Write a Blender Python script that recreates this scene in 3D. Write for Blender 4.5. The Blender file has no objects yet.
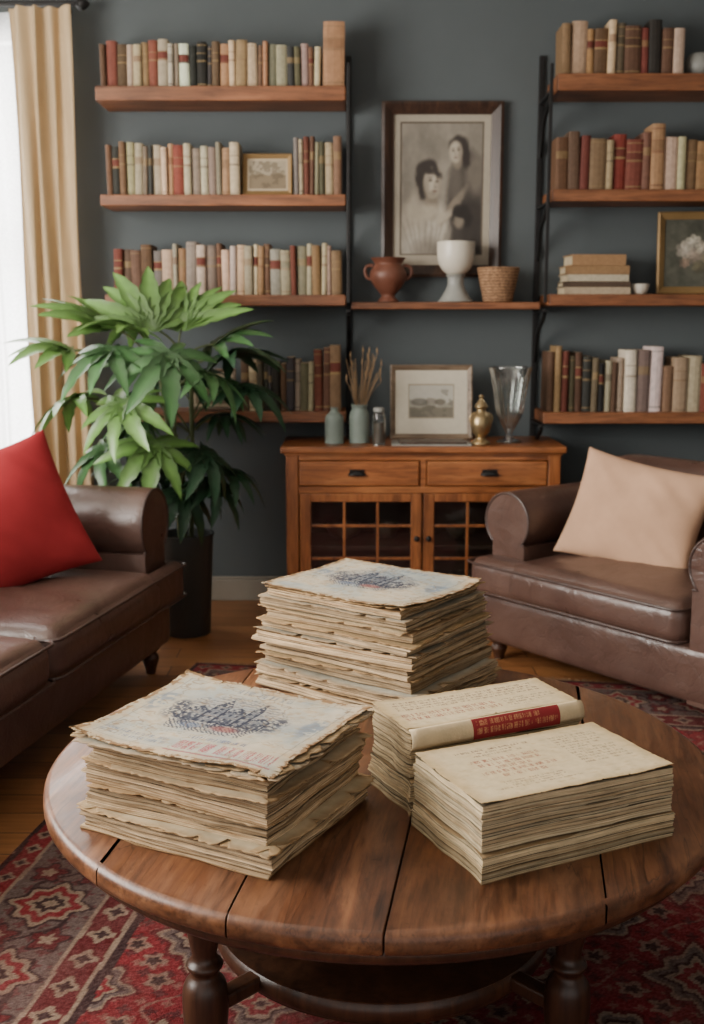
import bpy, bmesh, math, random
import numpy as np
from mathutils import Vector, Matrix, Euler
R = math.radians
scene = bpy.context.scene
COL = scene.collection

def lin(c):
    c = np.asarray(c, dtype=float)
    return np.where(c <= 0.04045, c/12.92, ((c+0.055)/1.055)**2.4)
def rgb(r, g, b):
    l = lin([r/255., g/255., b/255.]); return (float(l[0]), float(l[1]), float(l[2]), 1.0)

# ------------------------------------------------------------ materials
def newmat(name):
    m = bpy.data.materials.new(name); m.use_nodes = True
    nt = m.node_tree; bs = nt.nodes['Principled BSDF']
    return m, nt, bs
def coords(nt, scale=(1,1,1), rot=(0,0,0)):
    tc = nt.nodes.new('ShaderNodeTexCoord'); mp = nt.nodes.new('ShaderNodeMapping')
    nt.links.new(tc.outputs['Object'], mp.inputs['Vector'])
    mp.inputs['Scale'].default_value = scale; mp.inputs['Rotation'].default_value = rot
    return mp.outputs['Vector']
def noise(nt, vec, scale, detail=4, rough=.55, dist=0):
    n = nt.nodes.new('ShaderNodeTexNoise'); nt.links.new(vec, n.inputs['Vector'])
    n.inputs['Scale'].default_value = scale; n.inputs['Detail'].default_value = detail
    n.inputs['Roughness'].default_value = rough; n.inputs['Distortion'].default_value = dist
    return n.outputs['Fac']
def ramp(nt, fac, stops):
    r = nt.nodes.new('ShaderNodeValToRGB'); nt.links.new(fac, r.inputs['Fac'])
    el = r.color_ramp.elements
    while len(el) < len(stops): el.new(0.5)
    for e, (p, c) in zip(el, stops): e.position = p; e.color = c
    return r.outputs['Color']
def bump(nt, bs, h, strength, dist=.01):
    b = nt.nodes.new('ShaderNodeBump'); b.inputs['Strength'].default_value = strength
    b.inputs['Distance'].default_value = dist
    nt.links.new(h, b.inputs['Height']); nt.links.new(b.outputs['Normal'], bs.inputs['Normal'])
def mulc(nt, a, b, fac=1.0, mode='MULTIPLY'):
    m = nt.nodes.new('ShaderNodeMix'); m.data_type = 'RGBA'; m.blend_type = mode
    m.inputs[0].default_value = fac
    nt.links.new(a, m.inputs[6]); nt.links.new(b, m.inputs[7]); return m.outputs[2]

def plain(name, col, rough=.5, metal=0., var=.15, nscale=8, bstr=.1, bscale=60, spec=.5):
    m, nt, bs = newmat(name)
    v = coords(nt); f = noise(nt, v, nscale)
    lo = tuple(c*(1-var) for c in col[:3])+(1,); hi = tuple(min(1, c*(1+var)) for c in col[:3])+(1,)
    nt.links.new(ramp(nt, f, [(.3, lo), (.7, hi)]), bs.inputs['Base Color'])
    bs.inputs['Roughness'].default_value = rough; bs.inputs['Metallic'].default_value = metal
    bs.inputs['Specular IOR Level'].default_value = spec
    if bstr: bump(nt, bs, noise(nt, v, bscale, 3), bstr, .003)
    return m
def wood(name, cd, cm, cl, axis='X', rough=.38, scale=1.0, coat=0., worn=None):
    m, nt, bs = newmat(name)
    s = {'X': (1.2, 14, 14), 'Y': (14, 1.2, 14), 'Z': (14, 14, 1.2)}[axis]
    v = coords(nt, tuple(k*scale for k in s))
    f = noise(nt, v, 2.2, 8, .62, .8)
    c = ramp(nt, f, [(.28, cd), (.5, cm), (.74, cl)])
    v2 = coords(nt, (1, 1, 1)); f2 = noise(nt, v2, 3.0, 3)
    c2 = ramp(nt, f2, [(.3, (.66, .66, .66, 1)), (.7, (1.15, 1.12, 1.1, 1))])
    out = mulc(nt, c, c2)
    oi = nt.nodes.new('ShaderNodeObjectInfo')
    c3 = ramp(nt, oi.outputs['Random'], [(0, (.84, .82, .82, 1)), (1, (1.1, 1.1, 1.1, 1))])
    out = mulc(nt, out, c3)
    sp = tuple(k*scale*5 for k in s); fp = noise(nt, coords(nt, sp), 2.0, 3, .6, .2)
    out = mulc(nt, out, ramp(nt, fp, [(.36, (.58, .54, .5, 1)), (.5, (1, 1, 1, 1))]), .8)
    hsrc = fp
    if worn:
        f3 = noise(nt, coords(nt, (5, 1.3, 5)), 3.2, 8, .68, .6)
        wf = ramp(nt, f3, [(.50, (0, 0, 0, 1)), (.75, (.6, .6, .6, 1))])
        mx = nt.nodes.new('ShaderNodeMix'); mx.data_type = 'RGBA'; nt.links.new(wf, mx.inputs[0])
        nt.links.new(out, mx.inputs[6]); mx.inputs[7].default_value = worn; out = mx.outputs[2]
        f4 = noise(nt, coords(nt, (3, 1.6, 3)), 2.6, 6, .6, .4)
        out = mulc(nt, out, ramp(nt, f4, [(.34, (.45, .41, .39, 1)), (.52, (1, 1, 1, 1))]), .85)
        # long thin checks / cracks along the grain
        fc = noise(nt, coords(nt, (11, .8, 11)), 1.6, 3, .5, .3)
        out = mulc(nt, out, ramp(nt, fc, [(.0, (1, 1, 1, 1)), (.573, (1, 1, 1, 1)), (.579, (.22, .17, .14, 1)), (.585, (1, 1, 1, 1))]), .8)
        fs = noise(nt, coords(nt, (1, 1, 1)), 45, 4, .7)
        out = mulc(nt, out, ramp(nt, fs, [(.30, (.5, .46, .42, 1)), (.38, (1, 1, 1, 1))]), .7)
        rr = ramp(nt, f3, [(.35, (rough-.04,)*3+(1,)), (.75, (rough+.2,)*3+(1,))]); nt.links.new(rr, bs.inputs['Roughness'])
    else: bs.inputs['Roughness'].default_value = rough
    nt.links.new(out, bs.inputs['Base Color'])
    bs.inputs['Coat Weight'].default_value = coat; bs.inputs['Coat Roughness'].default_value = .3
    bump(nt, bs, hsrc, .2, .002)
    return m
def leather(name, cd, cl, rough=.4):
    m, nt, bs = newmat(name)
    v = coords(nt); f = noise(nt, v, 3.5, 4, .55, .2)
    base = ramp(nt, f, [(.3, cd), (.72, cl)])
    # fine crease lines
    cr = nt.nodes.new('ShaderNodeTexVoronoi'); cr.feature = 'DISTANCE_TO_EDGE'; cr.inputs['Scale'].default_value = 16
    nz = nt.nodes.new('ShaderNodeTexNoise'); nt.links.new(v, nz.inputs['Vector']); nz.inputs['Scale'].default_value = 7; nz.inputs['Detail'].default_value = 3
    ad0 = nt.nodes.new('ShaderNodeVectorMath'); ad0.operation = 'MULTIPLY_ADD'
    nt.links.new(nz.outputs['Color'], ad0.inputs[0]); ad0.inputs[1].default_value = (.16, .16, .16); nt.links.new(v, ad0.inputs[2])
    nt.links.new(ad0.outputs[0], cr.inputs['Vector'])
    crr = ramp(nt, cr.outputs['Distance'], [(0, (.78, .76, .75, 1)), (.05, (1, 1, 1, 1))])
    nt.links.new(mulc(nt, base, crr, .7), bs.inputs['Base Color'])
    r = ramp(nt, noise(nt, v, 7, 4), [(.3, (rough-.05,)*3+(1,)), (.7, (rough+.07,)*3+(1,))])
    nt.links.new(r, bs.inputs['Roughness'])
    bs.inputs['Specular IOR Level'].default_value = .8
    vo = nt.nodes.new('ShaderNodeTexVoronoi'); nt.links.new(v, vo.inputs['Vector']); vo.inputs['Scale'].default_value = 240
    big = noise(nt, v, 7, 4, .5, 1.0)
    ad = nt.nodes.new('ShaderNodeMath'); ad.operation = 'MULTIPLY_ADD'
    nt.links.new(vo.outputs['Distance'], ad.inputs[0]); ad.inputs[1].default_value = .05
    nt.links.new(big, ad.inputs[2])
    ad2 = nt.nodes.new('ShaderNodeMath'); ad2.operation = 'MULTIPLY_ADD'
    nt.links.new(crr, ad2.inputs[0]); ad2.inputs[1].default_value = .25; nt.links.new(ad.outputs[0], ad2.inputs[2])
    bump(nt, bs, ad2.outputs[0], .5, .012)
    return m
def vcol(name, rough=.7, spec=.3, var=.12, nscale=40, bstr=.1, transl=0., bdist=.002):
    m, nt, bs = newmat(name)
    a = nt.nodes.new('ShaderNodeAttribute'); a.attribute_name = 'Col'
    v = coords(nt); f = noise(nt, v, nscale, 5)
    g = ramp(nt, f, [(.3, (1-var,)*3+(1,)), (.7, (1.0,)*3+(1,))])
    out = mulc(nt, a.outputs['Color'], g)
    nt.links.new(out, bs.inputs['Base Color'])
    bs.inputs['Roughness'].default_value = rough; bs.inputs['Specular IOR Level'].default_value = spec
    if bstr: bump(nt, bs, f, bstr, bdist)
    if transl:
        t = nt.nodes.new('ShaderNodeBsdfTranslucent'); nt.links.new(out, t.inputs['Color'])
        mx = nt.nodes.new('ShaderNodeMixShader'); mx.inputs[0].default_value = transl
        o = nt.nodes['Material Output']
        nt.links.new(bs.outputs[0], mx.inputs[1]); nt.links.new(t.outputs[0], mx.inputs[2]); nt.links.new(mx.outputs[0], o.inputs[0])
    return m

M = {}
M['wall'] = plain('wall_paint_slate', rgb(86, 92, 94), .85, var=.06, nscale=2, bstr=.08, bscale=120, spec=.25)
M['ceil'] = plain('ceiling_paint', rgb(225, 222, 215), .9, var=.03, bstr=.05)
M['trim'] = plain('trim_paint', rgb(150, 143, 130), .5, var=.05)
M['white_trim'] = plain('window_paint', rgb(225, 222, 215), .45, var=.03)
M['shelf'] = wood('shelf_wood', rgb(92, 54, 32), rgb(136, 86, 54), rgb(166, 110, 74), 'X', .45)
M['cab'] = wood('cabinet_wood', rgb(104, 58, 28), rgb(154, 93, 50), rgb(184, 123, 74), 'X', .36, coat=.2)
M['cabv'] = wood('cabinet_wood_upright', rgb(98, 54, 27), rgb(148, 88, 47), rgb(178, 116, 68), 'Z', .36, coat=.2)
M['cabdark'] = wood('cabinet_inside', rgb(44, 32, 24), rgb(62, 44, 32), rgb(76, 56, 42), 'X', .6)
M['table'] = wood('table_wood', rgb(62, 36, 22), rgb(106, 66, 41), rgb(144, 98, 64), 'Y', .36, .9, coat=.12, worn=rgb(152, 108, 76))
M['tablerim'] = wood('table_wood_dark', rgb(44, 26, 17), rgb(74, 46, 30), rgb(96, 62, 41), 'Z', .4, .6, coat=.1)
M['iron'] = plain('black_iron', rgb(34, 33, 33), .5, .5, var=.2, bstr=.1)
M['leather'] = leather('brown_leather', rgb(74, 53, 46), rgb(98, 73, 63), .32)
M['leatherdk'] = leather('brown_leather_piping', rgb(54, 38, 32), rgb(74, 53, 46), .38)
M['redcloth'] = plain('red_fabric', rgb(146, 46, 50), .95, var=.14, nscale=6, bstr=.4, bscale=400, spec=.1)
M['tancloth'] = plain('tan_fabric', rgb(192, 154, 126), .92, var=.1, nscale=6, bstr=.4, bscale=400, spec=.15)
M['pot'] = plain('pot_charcoal', rgb(52, 56, 55), .5, var=.12)
M['soil'] = plain('soil', rgb(45, 32, 22), .95, var=.4, nscale=50, bstr=.8)
M['stem'] = plain('plant_stem', rgb(84, 94, 54), .6, var=.25)
M['drape'] = plain('drape_linen', rgb(188, 164, 130), .9, var=.07, nscale=4, bstr=.3, bscale=300, spec=.2)
M['clay'] = plain('clay_brown', rgb(106, 64, 48), .5, var=.2, nscale=12)
M['cream'] = plain('cream_ceramic', rgb(206, 198, 182), .35, var=.05)
M['greycer'] = plain('grey_ceramic', rgb(142, 142, 136), .45, var=.15)
M['dimcer'] = plain('dim_ceramic', rgb(84, 74, 62), .5, var=.15)
M['sage'] = plain('sage_ceramic', rgb(118, 130, 122), .5, var=.12)
M['brass'] = plain('aged_brass', rgb(172, 150, 112), .34, .85, var=.2)
M['frame_dk'] = wood('frame_dark_wood', rgb(38, 25, 19), rgb(66, 46, 35), rgb(90, 64, 48), 'Z', .4)
M['frame_lt'] = wood('frame_grey_wood', rgb(90, 76, 62), rgb(130, 112, 92), rgb(158, 138, 114), 'X', .5)
M['frame_gold'] = plain('frame_gold', rgb(140, 112, 72), .45, .3, var=.2)
M['art'] = vcol('printed_art', .6, var=.08)
M['books'] = vcol('cloth_book_covers', .7, spec=.25, var=.25, nscale=60, bstr=.25)
M['paper'] = vcol('aged_paper', .85, .15, var=.18, nscale=55, bstr=.2)
M['rug'] = vcol('woven_rug', .95, .05, var=.34, nscale=260, bstr=.7, bdist=.004)
M['leaf'] = vcol('plant_leaf', .34, .5, var=.18, nscale=12, bstr=.1, transl=.14)
M['straw'] = plain('dried_straw', rgb(140, 114, 84), .9, var=.2)
M['spine'] = plain('spine_cloth', rgb(212, 190, 152), .8, var=.12, nscale=30, bstr=.3, bscale=200)
def basketmat():
    m, nt, bs = newmat('woven_wicker')
    v = coords(nt)
    w = nt.nodes.new('ShaderNodeTexWave'); w.bands_direction = 'Z'; nt.links.new(v, w.inputs['Vector'])
    w.inputs['Scale'].default_value = 26; w.inputs['Distortion'].default_value = 6; w.inputs['Detail Scale'].default_value = 6
    nt.links.new(ramp(nt, w.outputs['Fac'], [(.2, rgb(110, 78, 54)), (.8, rgb(174, 134, 98))]), bs.inputs['Base Color'])
    bs.inputs['Roughness'].default_value = .8; bump(nt, bs, w.outputs['Fac'], .6, .006); return m
M['wicker'] = basketmat()
def glassmat(name, alpha=.25, scale=30, bs_=.2, base=0.):
    m, nt, bs = newmat(name)
    g = nt.nodes.new('ShaderNodeBsdfGlossy'); g.inputs['Roughness'].default_value = .08
    t = nt.nodes.new('ShaderNodeBsdfTransparent'); t.inputs['Color'].default_value = (.93, .95, .94, 1)
    fr = nt.nodes.new('ShaderNodeLayerWeight'); fr.inputs['Blend'].default_value = alpha
    mx = nt.nodes.new('ShaderNodeMixShader')
    v = coords(nt); bu = nt.nodes.new('ShaderNodeBump'); bu.inputs['Strength'].default_value = bs_
    nt.links.new(noise(nt, v, scale), bu.inputs['Height'])
    for n in (g, fr): nt.links.new(bu.outputs[0], n.inputs['Normal'])
    ma = nt.nodes.new('ShaderNodeMath'); ma.operation = 'ADD'; ma.use_clamp = True; ma.inputs[1].default_value = base
    nt.links.new(fr.outputs['Facing'], ma.inputs[0]); nt.links.new(ma.outputs[0], mx.inputs[0])
    nt.links.new(t.outputs[0], mx.inputs[1]); nt.links.new(g.outputs[0], mx.inputs[2])
    nt.links.new(mx.outputs[0], nt.nodes['Material Output'].inputs[0]); return m
M['glass'] = glassmat('clear_glass', .5, 60, .6, .06)
M['pane'] = glassmat('cabinet_glass', .2, 5, .12, .07)
def sheermat():
    m, nt, bs = newmat('sheer_voile')
    t = nt.nodes.new('ShaderNodeBsdfTransparent'); t.inputs['Color'].default_value = (1, 1, 1, 1)
    tl = nt.nodes.new('ShaderNodeBsdfTranslucent'); tl.inputs['Color'].default_value = (.9, .9, .9, 1)
    v = coords(nt, (1, 1, 1))
    f = ramp(nt, noise(nt, v, 180, 2), [(.3, (.55, .55, .55, 1)), (.7, (.8, .8, .8, 1))])
    mx = nt.nodes.new('ShaderNodeMixShader'); nt.links.new(f, mx.inputs[0])
    nt.links.new(t.outputs[0], mx.inputs[1]); nt.links.new(tl.outputs[0], mx.inputs[2])
    nt.links.new(mx.outputs[0], nt.nodes['Material Output'].inputs[0]); return m
M['sheer'] = sheermat()
def floormat():
    m, nt, bs = newmat('oak_floorboards')
    v = coords(nt, (1, 1, 1))
    b = nt.nodes.new('ShaderNodeTexBrick'); nt.links.new(v, b.inputs['Vector'])
    b.inputs['Scale'].default_value = 1.0; b.inputs['Brick Width'].default_value = 1.3; b.inputs['Row Height'].default_value = .11
    b.inputs['Mortar Size'].default_value = .002; b.inputs['Mortar'].default_value = rgb(35, 20, 12)
    b.inputs['Color1'].default_value = rgb(166, 114, 70); b.inputs['Color2'].default_value = rgb(134, 86, 52)
    v2 = coords(nt, (1.5, 20, 1)); f = noise(nt, v2, 3, 8, .6, .5)
    g = ramp(nt, f, [(.3, (.6, .58, .55, 1)), (.7, (1.1, 1.1, 1.1, 1))])
    nt.links.new(mulc(nt, b.outputs['Color'], g), bs.inputs['Base Color'])
    bs.inputs['Roughness'].default_value = .38; bump(nt, bs, b.outputs['Fac'], .2, -.003); return m
M['floor'] = floormat()

# ------------------------------------------------------------ mesh helpers
def empty(name, loc=(0,0,0), rz=0.):
    e = bpy.data.objects.new(name, None); COL.objects.link(e)
    e.location = loc; e.rotation_euler = (0, 0, rz); e.empty_display_size = .1; return e
def fixn(o):
    bm = bmesh.new(); bm.from_mesh(o.data); bmesh.ops.recalc_face_normals(bm, faces=bm.faces); bm.to_mesh(o.data); bm.free(); return o
def obj_from(name, verts, faces, mat, parent=None, loc=(0,0,0), rot=(0,0,0), smooth=False, ang=40, fcols=None, vcols=None):
    me = bpy.data.meshes.new(name); me.from_pydata([tuple(v) for v in verts], [], faces); me.update()
    if smooth:
        me.polygons.foreach_set('use_smooth', [True]*len(me.polygons))
        if ang < 180: me.set_sharp_from_angle(angle=R(ang))
    if fcols is not None:
        a = me.color_attributes.new('Col', 'FLOAT_COLOR', 'CORNER')
        tot = np.zeros(len(me.polygons), dtype=np.int32); me.polygons.foreach_get('loop_total', tot)
        fc = np.ones((len(faces), 4)); fc[:, :3] = np.asarray(fcols)[:, :3]
        a.data.foreach_set('color', np.repeat(fc, tot, axis=0).astype(np.float32).ravel())
    if vcols is not None:
        a = me.color_attributes.new('Col', 'FLOAT_COLOR', 'POINT')
        fc = np.ones((len(verts), 4)); fc[:, :3] = np.asarray(vcols)[:, :3]
        a.data.foreach_set('color', fc.astype(np.float32).ravel())
    o = bpy.data.objects.new(name, me); COL.objects.link(o)
    if mat: me.materials.append(mat)
    o.parent = parent; o.location = loc; o.rotation_euler = rot
    return o
def bevel(o, w=.004, seg=2):
    m = o.modifiers.new('bevel', 'BEVEL'); m.width = w; m.segments = seg; m.limit_method = 'ANGLE'; m.angle_limit = R(35); return o
def boxes(name, lst, mat, parent=None, bev=0., loc=(0,0,0), rot=(0,0,0), seg=2):
    V, F = [], []
    for (a, b) in lst:
        i = len(V)
        for z in (a[2], b[2]):
            V += [(a[0], a[1], z), (b[0], a[1], z), (b[0], b[1], z), (a[0], b[1], z)]
        F += [(i, i+3, i+2, i+1), (i+4, i+5, i+6, i+7), (i, i+1, i+5, i+4), (i+1, i+2, i+6, i+5), (i+2, i+3, i+7, i+6), (i+3, i, i+4, i+7)]
    o = obj_from(name, V, F, mat, parent, loc, rot)
    if bev: bevel(o, bev, seg)
    return o
def lathe(name, prof, mat, parent=None, loc=(0,0,0), seg=40, ang=50, rot=(0,0,0), flute=None):
    V, F = [], []
    n = len(prof)
    for k in range(seg):
        a = 2*math.pi*k/seg
        for r, z in prof:
            if flute and flute[2] < z < flute[3]: r = r*(1+flute[1]*math.cos(flute[0]*a+z*flute[4]))
            V.append((r*math.cos(a), r*math.sin(a), z))
    for k in range(seg):
        k2 = (k+1) % seg
        for i in range(n-1):
            F.append((k*n+i, k2*n+i, k2*n+i+1, k*n+i+1))
    o = obj_from(name, V, F, mat, parent, loc, rot)
    bm = bmesh.new(); bm.from_mesh(o.data); bmesh.ops.remove_doubles(bm, verts=bm.verts, dist=1e-5)
    bmesh.ops.recalc_face_normals(bm, faces=bm.faces)
    bm.to_mesh(o.data); bm.free()
    o.data.polygons.foreach_set('use_smooth', [True]*len(o.data.polygons)); o.data.set_sharp_from_angle(angle=R(ang))
    return o
def sprof(pts, n=6):
    P = [pts[0]]+list(pts)+[pts[-1]]; out = []
    for i in range(1, len(P)-2):
        p0, p1, p2, p3 = [np.array(P[i+k], dtype=float) for k in (-1, 0, 1, 2)]
        for t in np.linspace(0, 1, n, endpoint=False):
            out.append(tuple(.5*((2*p1)+(-p0+p2)*t+(2*p0-5*p1+4*p2-p3)*t*t+(-p0+3*p1-3*p2+p3)*t**3)))
    out.append(tuple(pts[-1])); return [(max(0, r), z) for r, z in out]
def tube(name, pts, r, mat, parent=None, cyclic=False, loc=(0,0,0), rot=(0,0,0), radii=None, smooth=True):
    cu = bpy.data.curves.new(name, 'CURVE'); cu.dimensions = '3D'; cu.bevel_depth = r; cu.bevel_resolution = 3
    cu.resolution_u = 6; cu.use_fill_caps = True
    sp = cu.splines.new('NURBS' if smooth else 'POLY'); sp.points.add(len(pts)-1)
    for i, p in enumerate(pts):
        sp.points[i].co = (*p, 1)
        if radii: sp.points[i].radius = radii[i]
    if smooth: sp.order_u = min(4, len(pts)); sp.use_endpoint_u = not cyclic
    sp.use_cyclic_u = cyclic
    o = bpy.data.objects.new(name, cu); COL.objects.link(o); cu.materials.append(mat)
    o.parent = parent; o.location = loc; o.rotation_euler = rot; return o
def rbox(name, lo, hi, r, mat, parent=None, crown=0., cuts=14, rot=(0,0,0), side=0., seed=0, wr=0.):
    lo, hi = Vector(lo), Vector(hi); c = (lo+hi)/2; h = (hi-lo)/2
    bm = bmesh.new(); bmesh.ops.create_cube(bm, size=2)
    bmesh.ops.subdivide_edges(bm, edges=bm.edges, cuts=cuts, use_grid_fill=True)
    rr = min(r, h.x*.98, h.y*.98, h.z*.98); rnd = random.Random(seed); ph = [rnd.uniform(0, 6) for _ in range(4)]
    for v in bm.verts:
        n = Vector([math.sin(math.pi/2*k) for k in v.co])
        p = Vector((n.x*h.x, n.y*h.y, n.z*h.z))
        inn = Vector([max(-(h[i]-rr), min(h[i]-rr, p[i])) for i in range(3)])
        d = p-inn
        if d.length > 1e-7: p = inn+d.normalized()*rr
        k = (1-n.x**2)*(1-n.y**2)
        p.z += crown*k*(1 if n.z > 0 else -.2)*abs(n.z)
        if wr: p.z += wr*(math.sin(p.x*17+ph[0]+3*p.y)*math.sin(p.y*13+ph[1])+.35*math.sin(p.x*41+p.y*23+ph[2]))*k*(n.z > 0)
        kk = (1-n.z**2)
        p.y += side*n.y*kk*(1-n.x**2)*abs(n.y); p.x += side*n.x*kk*(1-n.y**2)*abs(n.x)
        v.co = p
    me = bpy.data.meshes.new(name); bm.to_mesh(me); bm.free(); me.materials.append(mat)
    me.polygons.foreach_set('use_smooth', [True]*len(me.polygons))
    o = bpy.data.objects.new(name, me); COL.objects.link(o); o.parent = parent; o.location = c; o.rotation_euler = rot
    return o
def pillow(name, w, h, t, mat, loc, nrm, roll=0., parent=None):
    n = 40; V, F = [], []
    for s in (1, -1):
        for j in range(n+1):
            for i in range(n+1):
                a = math.sin(math.pi/2*(2*i/n-1)); b = math.sin(math.pi/2*(2*j/n-1))
                x = a*w/2*(1-.09*(1-b*b)); y = b*h/2*(1-.09*(1-a*a))
                z = s*t/2*((1-a*a)*(1-b*b))**.42*(1-.05*math.sin(5*a+3*b))
                e = (1-a*a)*(1-b*b)
                z += .008*math.sin(9*a*b+2*a)*e+.009*math.sin(14*(a+b)+s)*e*(abs(a*b)**.5)
                V.append((x, y, z))
    N = (n+1)**2
    for j in range(n):
        for i in range(n):
            k = j*(n+1)+i
            F.append((k, k+1, k+n+2, k+n+1)); F.append((N+k, N+k+n+1, N+k+n+2, N+k+1))
    q = Vector(nrm).to_track_quat('Z', 'Y').to_matrix().to_4x4() @ Matrix.Rotation(roll, 4, 'Z')
    o = obj_from(name, V, F, mat, parent, smooth=True, ang=180)
    bm = bmesh.new(); bm.from_mesh(o.data); bmesh.ops.remove_doubles(bm, verts=bm.verts, dist=1e-5); bm.to_mesh(o.data); bm.free()
    o.matrix_world = Matrix.Translation(loc) @ q
    return o

# ------------------------------------------------------------ art helpers (colour painted per vertex)
def grid_art(name, w, h, img, mat, parent=None, loc=(0,0,0), rot=(0,0,0), wave=None):
    ny, nx = img.shape[:2]
    xs = np.linspace(-w/2, w/2, nx); ys = np.linspace(-h/2, h/2, ny)
    X, Y = np.meshgrid(xs, ys); Z = np.zeros_like(X)
    if wave is not None: Z, X, Y = wave(X, Y)
    co = np.stack([X, Y, Z], -1).reshape(-1, 3).astype(np.float32)
    me = bpy.data.meshes.new(name)
    i, j = np.meshgrid(np.arange(nx-1), np.arange(ny-1)); k = (j*nx+i).ravel()
    q = np.stack([k, k+1, k+nx+1, k+nx], -1).astype(np.int32)
    me.vertices.add(len(co)); me.vertices.foreach_set('co', co.ravel())
    me.loops.add(q.size); me.loops.foreach_set('vertex_index', q.ravel())
    me.polygons.add(len(q)); me.polygons.foreach_set('loop_start', np.arange(0, q.size, 4, dtype=np.int32))
    me.update(calc_edges=True); me.validate()
    me.polygons.foreach_set('use_smooth', [True]*len(me.polygons))
    a = me.color_attributes.new('Col', 'FLOAT_COLOR', 'POINT')
    c = np.ones((nx*ny, 4), dtype=np.float32); c[:, :3] = lin(np.clip(img, 0, 1)).reshape(-1, 3)
    a.data.foreach_set('color', c.ravel())
    me.materials.append(mat)
    o = bpy.data.objects.new(name, me); COL.objects.link(o); o.parent = parent; o.location = loc; o.rotation_euler = rot
    return o
rs = np.random.RandomState(7)
def vnoise(ny, nx, cells, rs=rs):
    g = rs.rand(cells+2, cells+2)
    y = np.linspace(0, cells, ny); x = np.linspace(0, cells, nx)
    yi = y.astype(int); xi = x.astype(int); fy = (y-yi)[:, None]; fx = (x-xi)[None, :]
    fy = fy*fy*(3-2*fy); fx = fx*fx*(3-2*fx)
    a = g[yi][:, xi]; b = g[yi][:, xi+1]; c = g[yi+1][:, xi]; d = g[yi+1][:, xi+1]
    return a*(1-fx)*(1-fy)+b*fx*(1-fy)+c*(1-fx)*fy+d*fx*fy
def fbm(ny, nx, cells=4, oct=4):
    o = 0; amp = 1; t = 0
    for k in range(oct): o = o+amp*vnoise(ny, nx, cells*2**k); t += amp; amp *= .55
    return o/t
def blur(img, n):
    for _ in range(n):
        p = np.pad(img, ((1, 1), (1, 1), (0, 0)), 'edge')
        img = (p[:-2, 1:-1]+p[2:, 1:-1]+p[1:-1, :-2]+p[1:-1, 2:]+2*p[1:-1, 1:-1])/6
    return img
def blend(img, mask, col):
    m = np.clip(mask, 0, 1)[..., None]; img[:] = img*(1-m)+np.array(col)/255.*m
def ell(U, V, cx, cy, rx, ry, soft=.15, rot=0):
    c, s = math.cos(rot), math.sin(rot); dx, dy = U-cx, V-cy
    x = (dx*c+dy*s)/rx; y = (-dx*s+dy*c)/ry
    return np.clip((1-np.sqrt(x*x+y*y))/soft+.5, 0, 1)
def UV(ny, nx):
    return np.meshgrid(np.linspace(0, 1, nx), np.linspace(0, 1, ny))
def textrows(img, x0, x1, y0, y1, rows, col, strength=.8, seed=0, center=False, fill=.55):
    ny, nx = img.shape[:2]; r = np.random.RandomState(seed)
    U, V = UV(ny, nx); mask = np.zeros((ny, nx))
    rh = (y1-y0)/rows
    for k in range(rows):
        yb = y1-(k+1)*rh+rh*(1-fill)/2; yt = yb+rh*fill
        a, b = x0, x1
        if center: s = r.uniform(0, .3)*(x1-x0); a += s; b -= s
        elif r.rand() < .2: b -= r.uniform(.1, .5)*(x1-x0)
        rowm = ((V >= yb) & (V <= yt))
        bits = (r.rand(nx) > .35).astype(float)
        x = a
        wm = np.zeros(nx)
        while x < b:
            wl = r.uniform(.02, .07); wm[int(x*nx):int(min(b, x+wl)*nx)] = 1; x += wl+.012
        colr = r.rand(ny, nx) > .3
        mask += rowm*(wm*bits)[None, :]*colr
    blend(img, mask*strength, col)

# ------------------------------------------------------------ room shell
WY = 4.82
boxes('wall_back', [((-2.3, WY, 0), (-2.08, WY+.15, 2.6)), ((-2.08, WY, 0), (-1.24, WY+.15, .3)), ((-2.08, WY, 2.42), (-1.24, WY+.15, 2.6)), ((-1.24, WY, 0), (2.7, WY+.15, 2.6))], M['wall'])
boxes('wall_left', [((-2.35, -1.4, 0), (-2.2, .7, 2.6)), ((-2.35, .7, 0), (-2.2, 3.5, .9)), ((-2.35, .7, 2.35), (-2.2, 3.5, 2.6)), ((-2.35, 3.5, 0), (-2.2, WY, 2.6))], M['wall'])
boxes('wall_right', [((2.55, -1.4, 0), (2.7, WY, 2.6))], M['wall'])
boxes('floor', [((-2.35, -1.4, -.1), (2.7, WY+.15, 0))], M['floor'])
boxes('ceiling', [((-2.35, -1.4, 2.6), (2.7, WY+.15, 2.7))], M['ceil'])
boxes('baseboard_back', [((-2.2, WY-.018, 0), (2.55, WY, .095)), ((-2.2, WY-.012, .095), (2.55, WY, .108))], M['trim'], bev=.003)
boxes('baseboard_left', [((-2.2, -1.4, 0), (-2.182, WY-.02, .108))], M['trim'], bev=.003)
boxes('baseboard_right', [((2.532, -1.4, 0), (2.55, WY-.02, .108))], M['trim'], bev=.003)
w1 = empty('window_1', (-1.66, WY, 0))
boxes('frame', [((-.42, .05, .3), (-.37, .12, 2.42)), ((.37, .05, .3), (.42, .12, 2.42)), ((-.37, .05, .3), (.37, .12, .35)), ((-.37, .05, 2.37), (.37, .12, 2.42)), ((-.37, .06, 1.5), (.37, .11, 1.54)), ((-.012, .07, .35), (.012, .10, 2.37))], M['white_trim'], w1, .003)
boxes('sill', [((-.42, .0, .29), (.42, .13, .31))], M['white_trim'], w1, .004)
w2 = empty('added_window_left', (-2.2, 2.1, 0))  # unseen window, added in the left wall to let in side light
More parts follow.
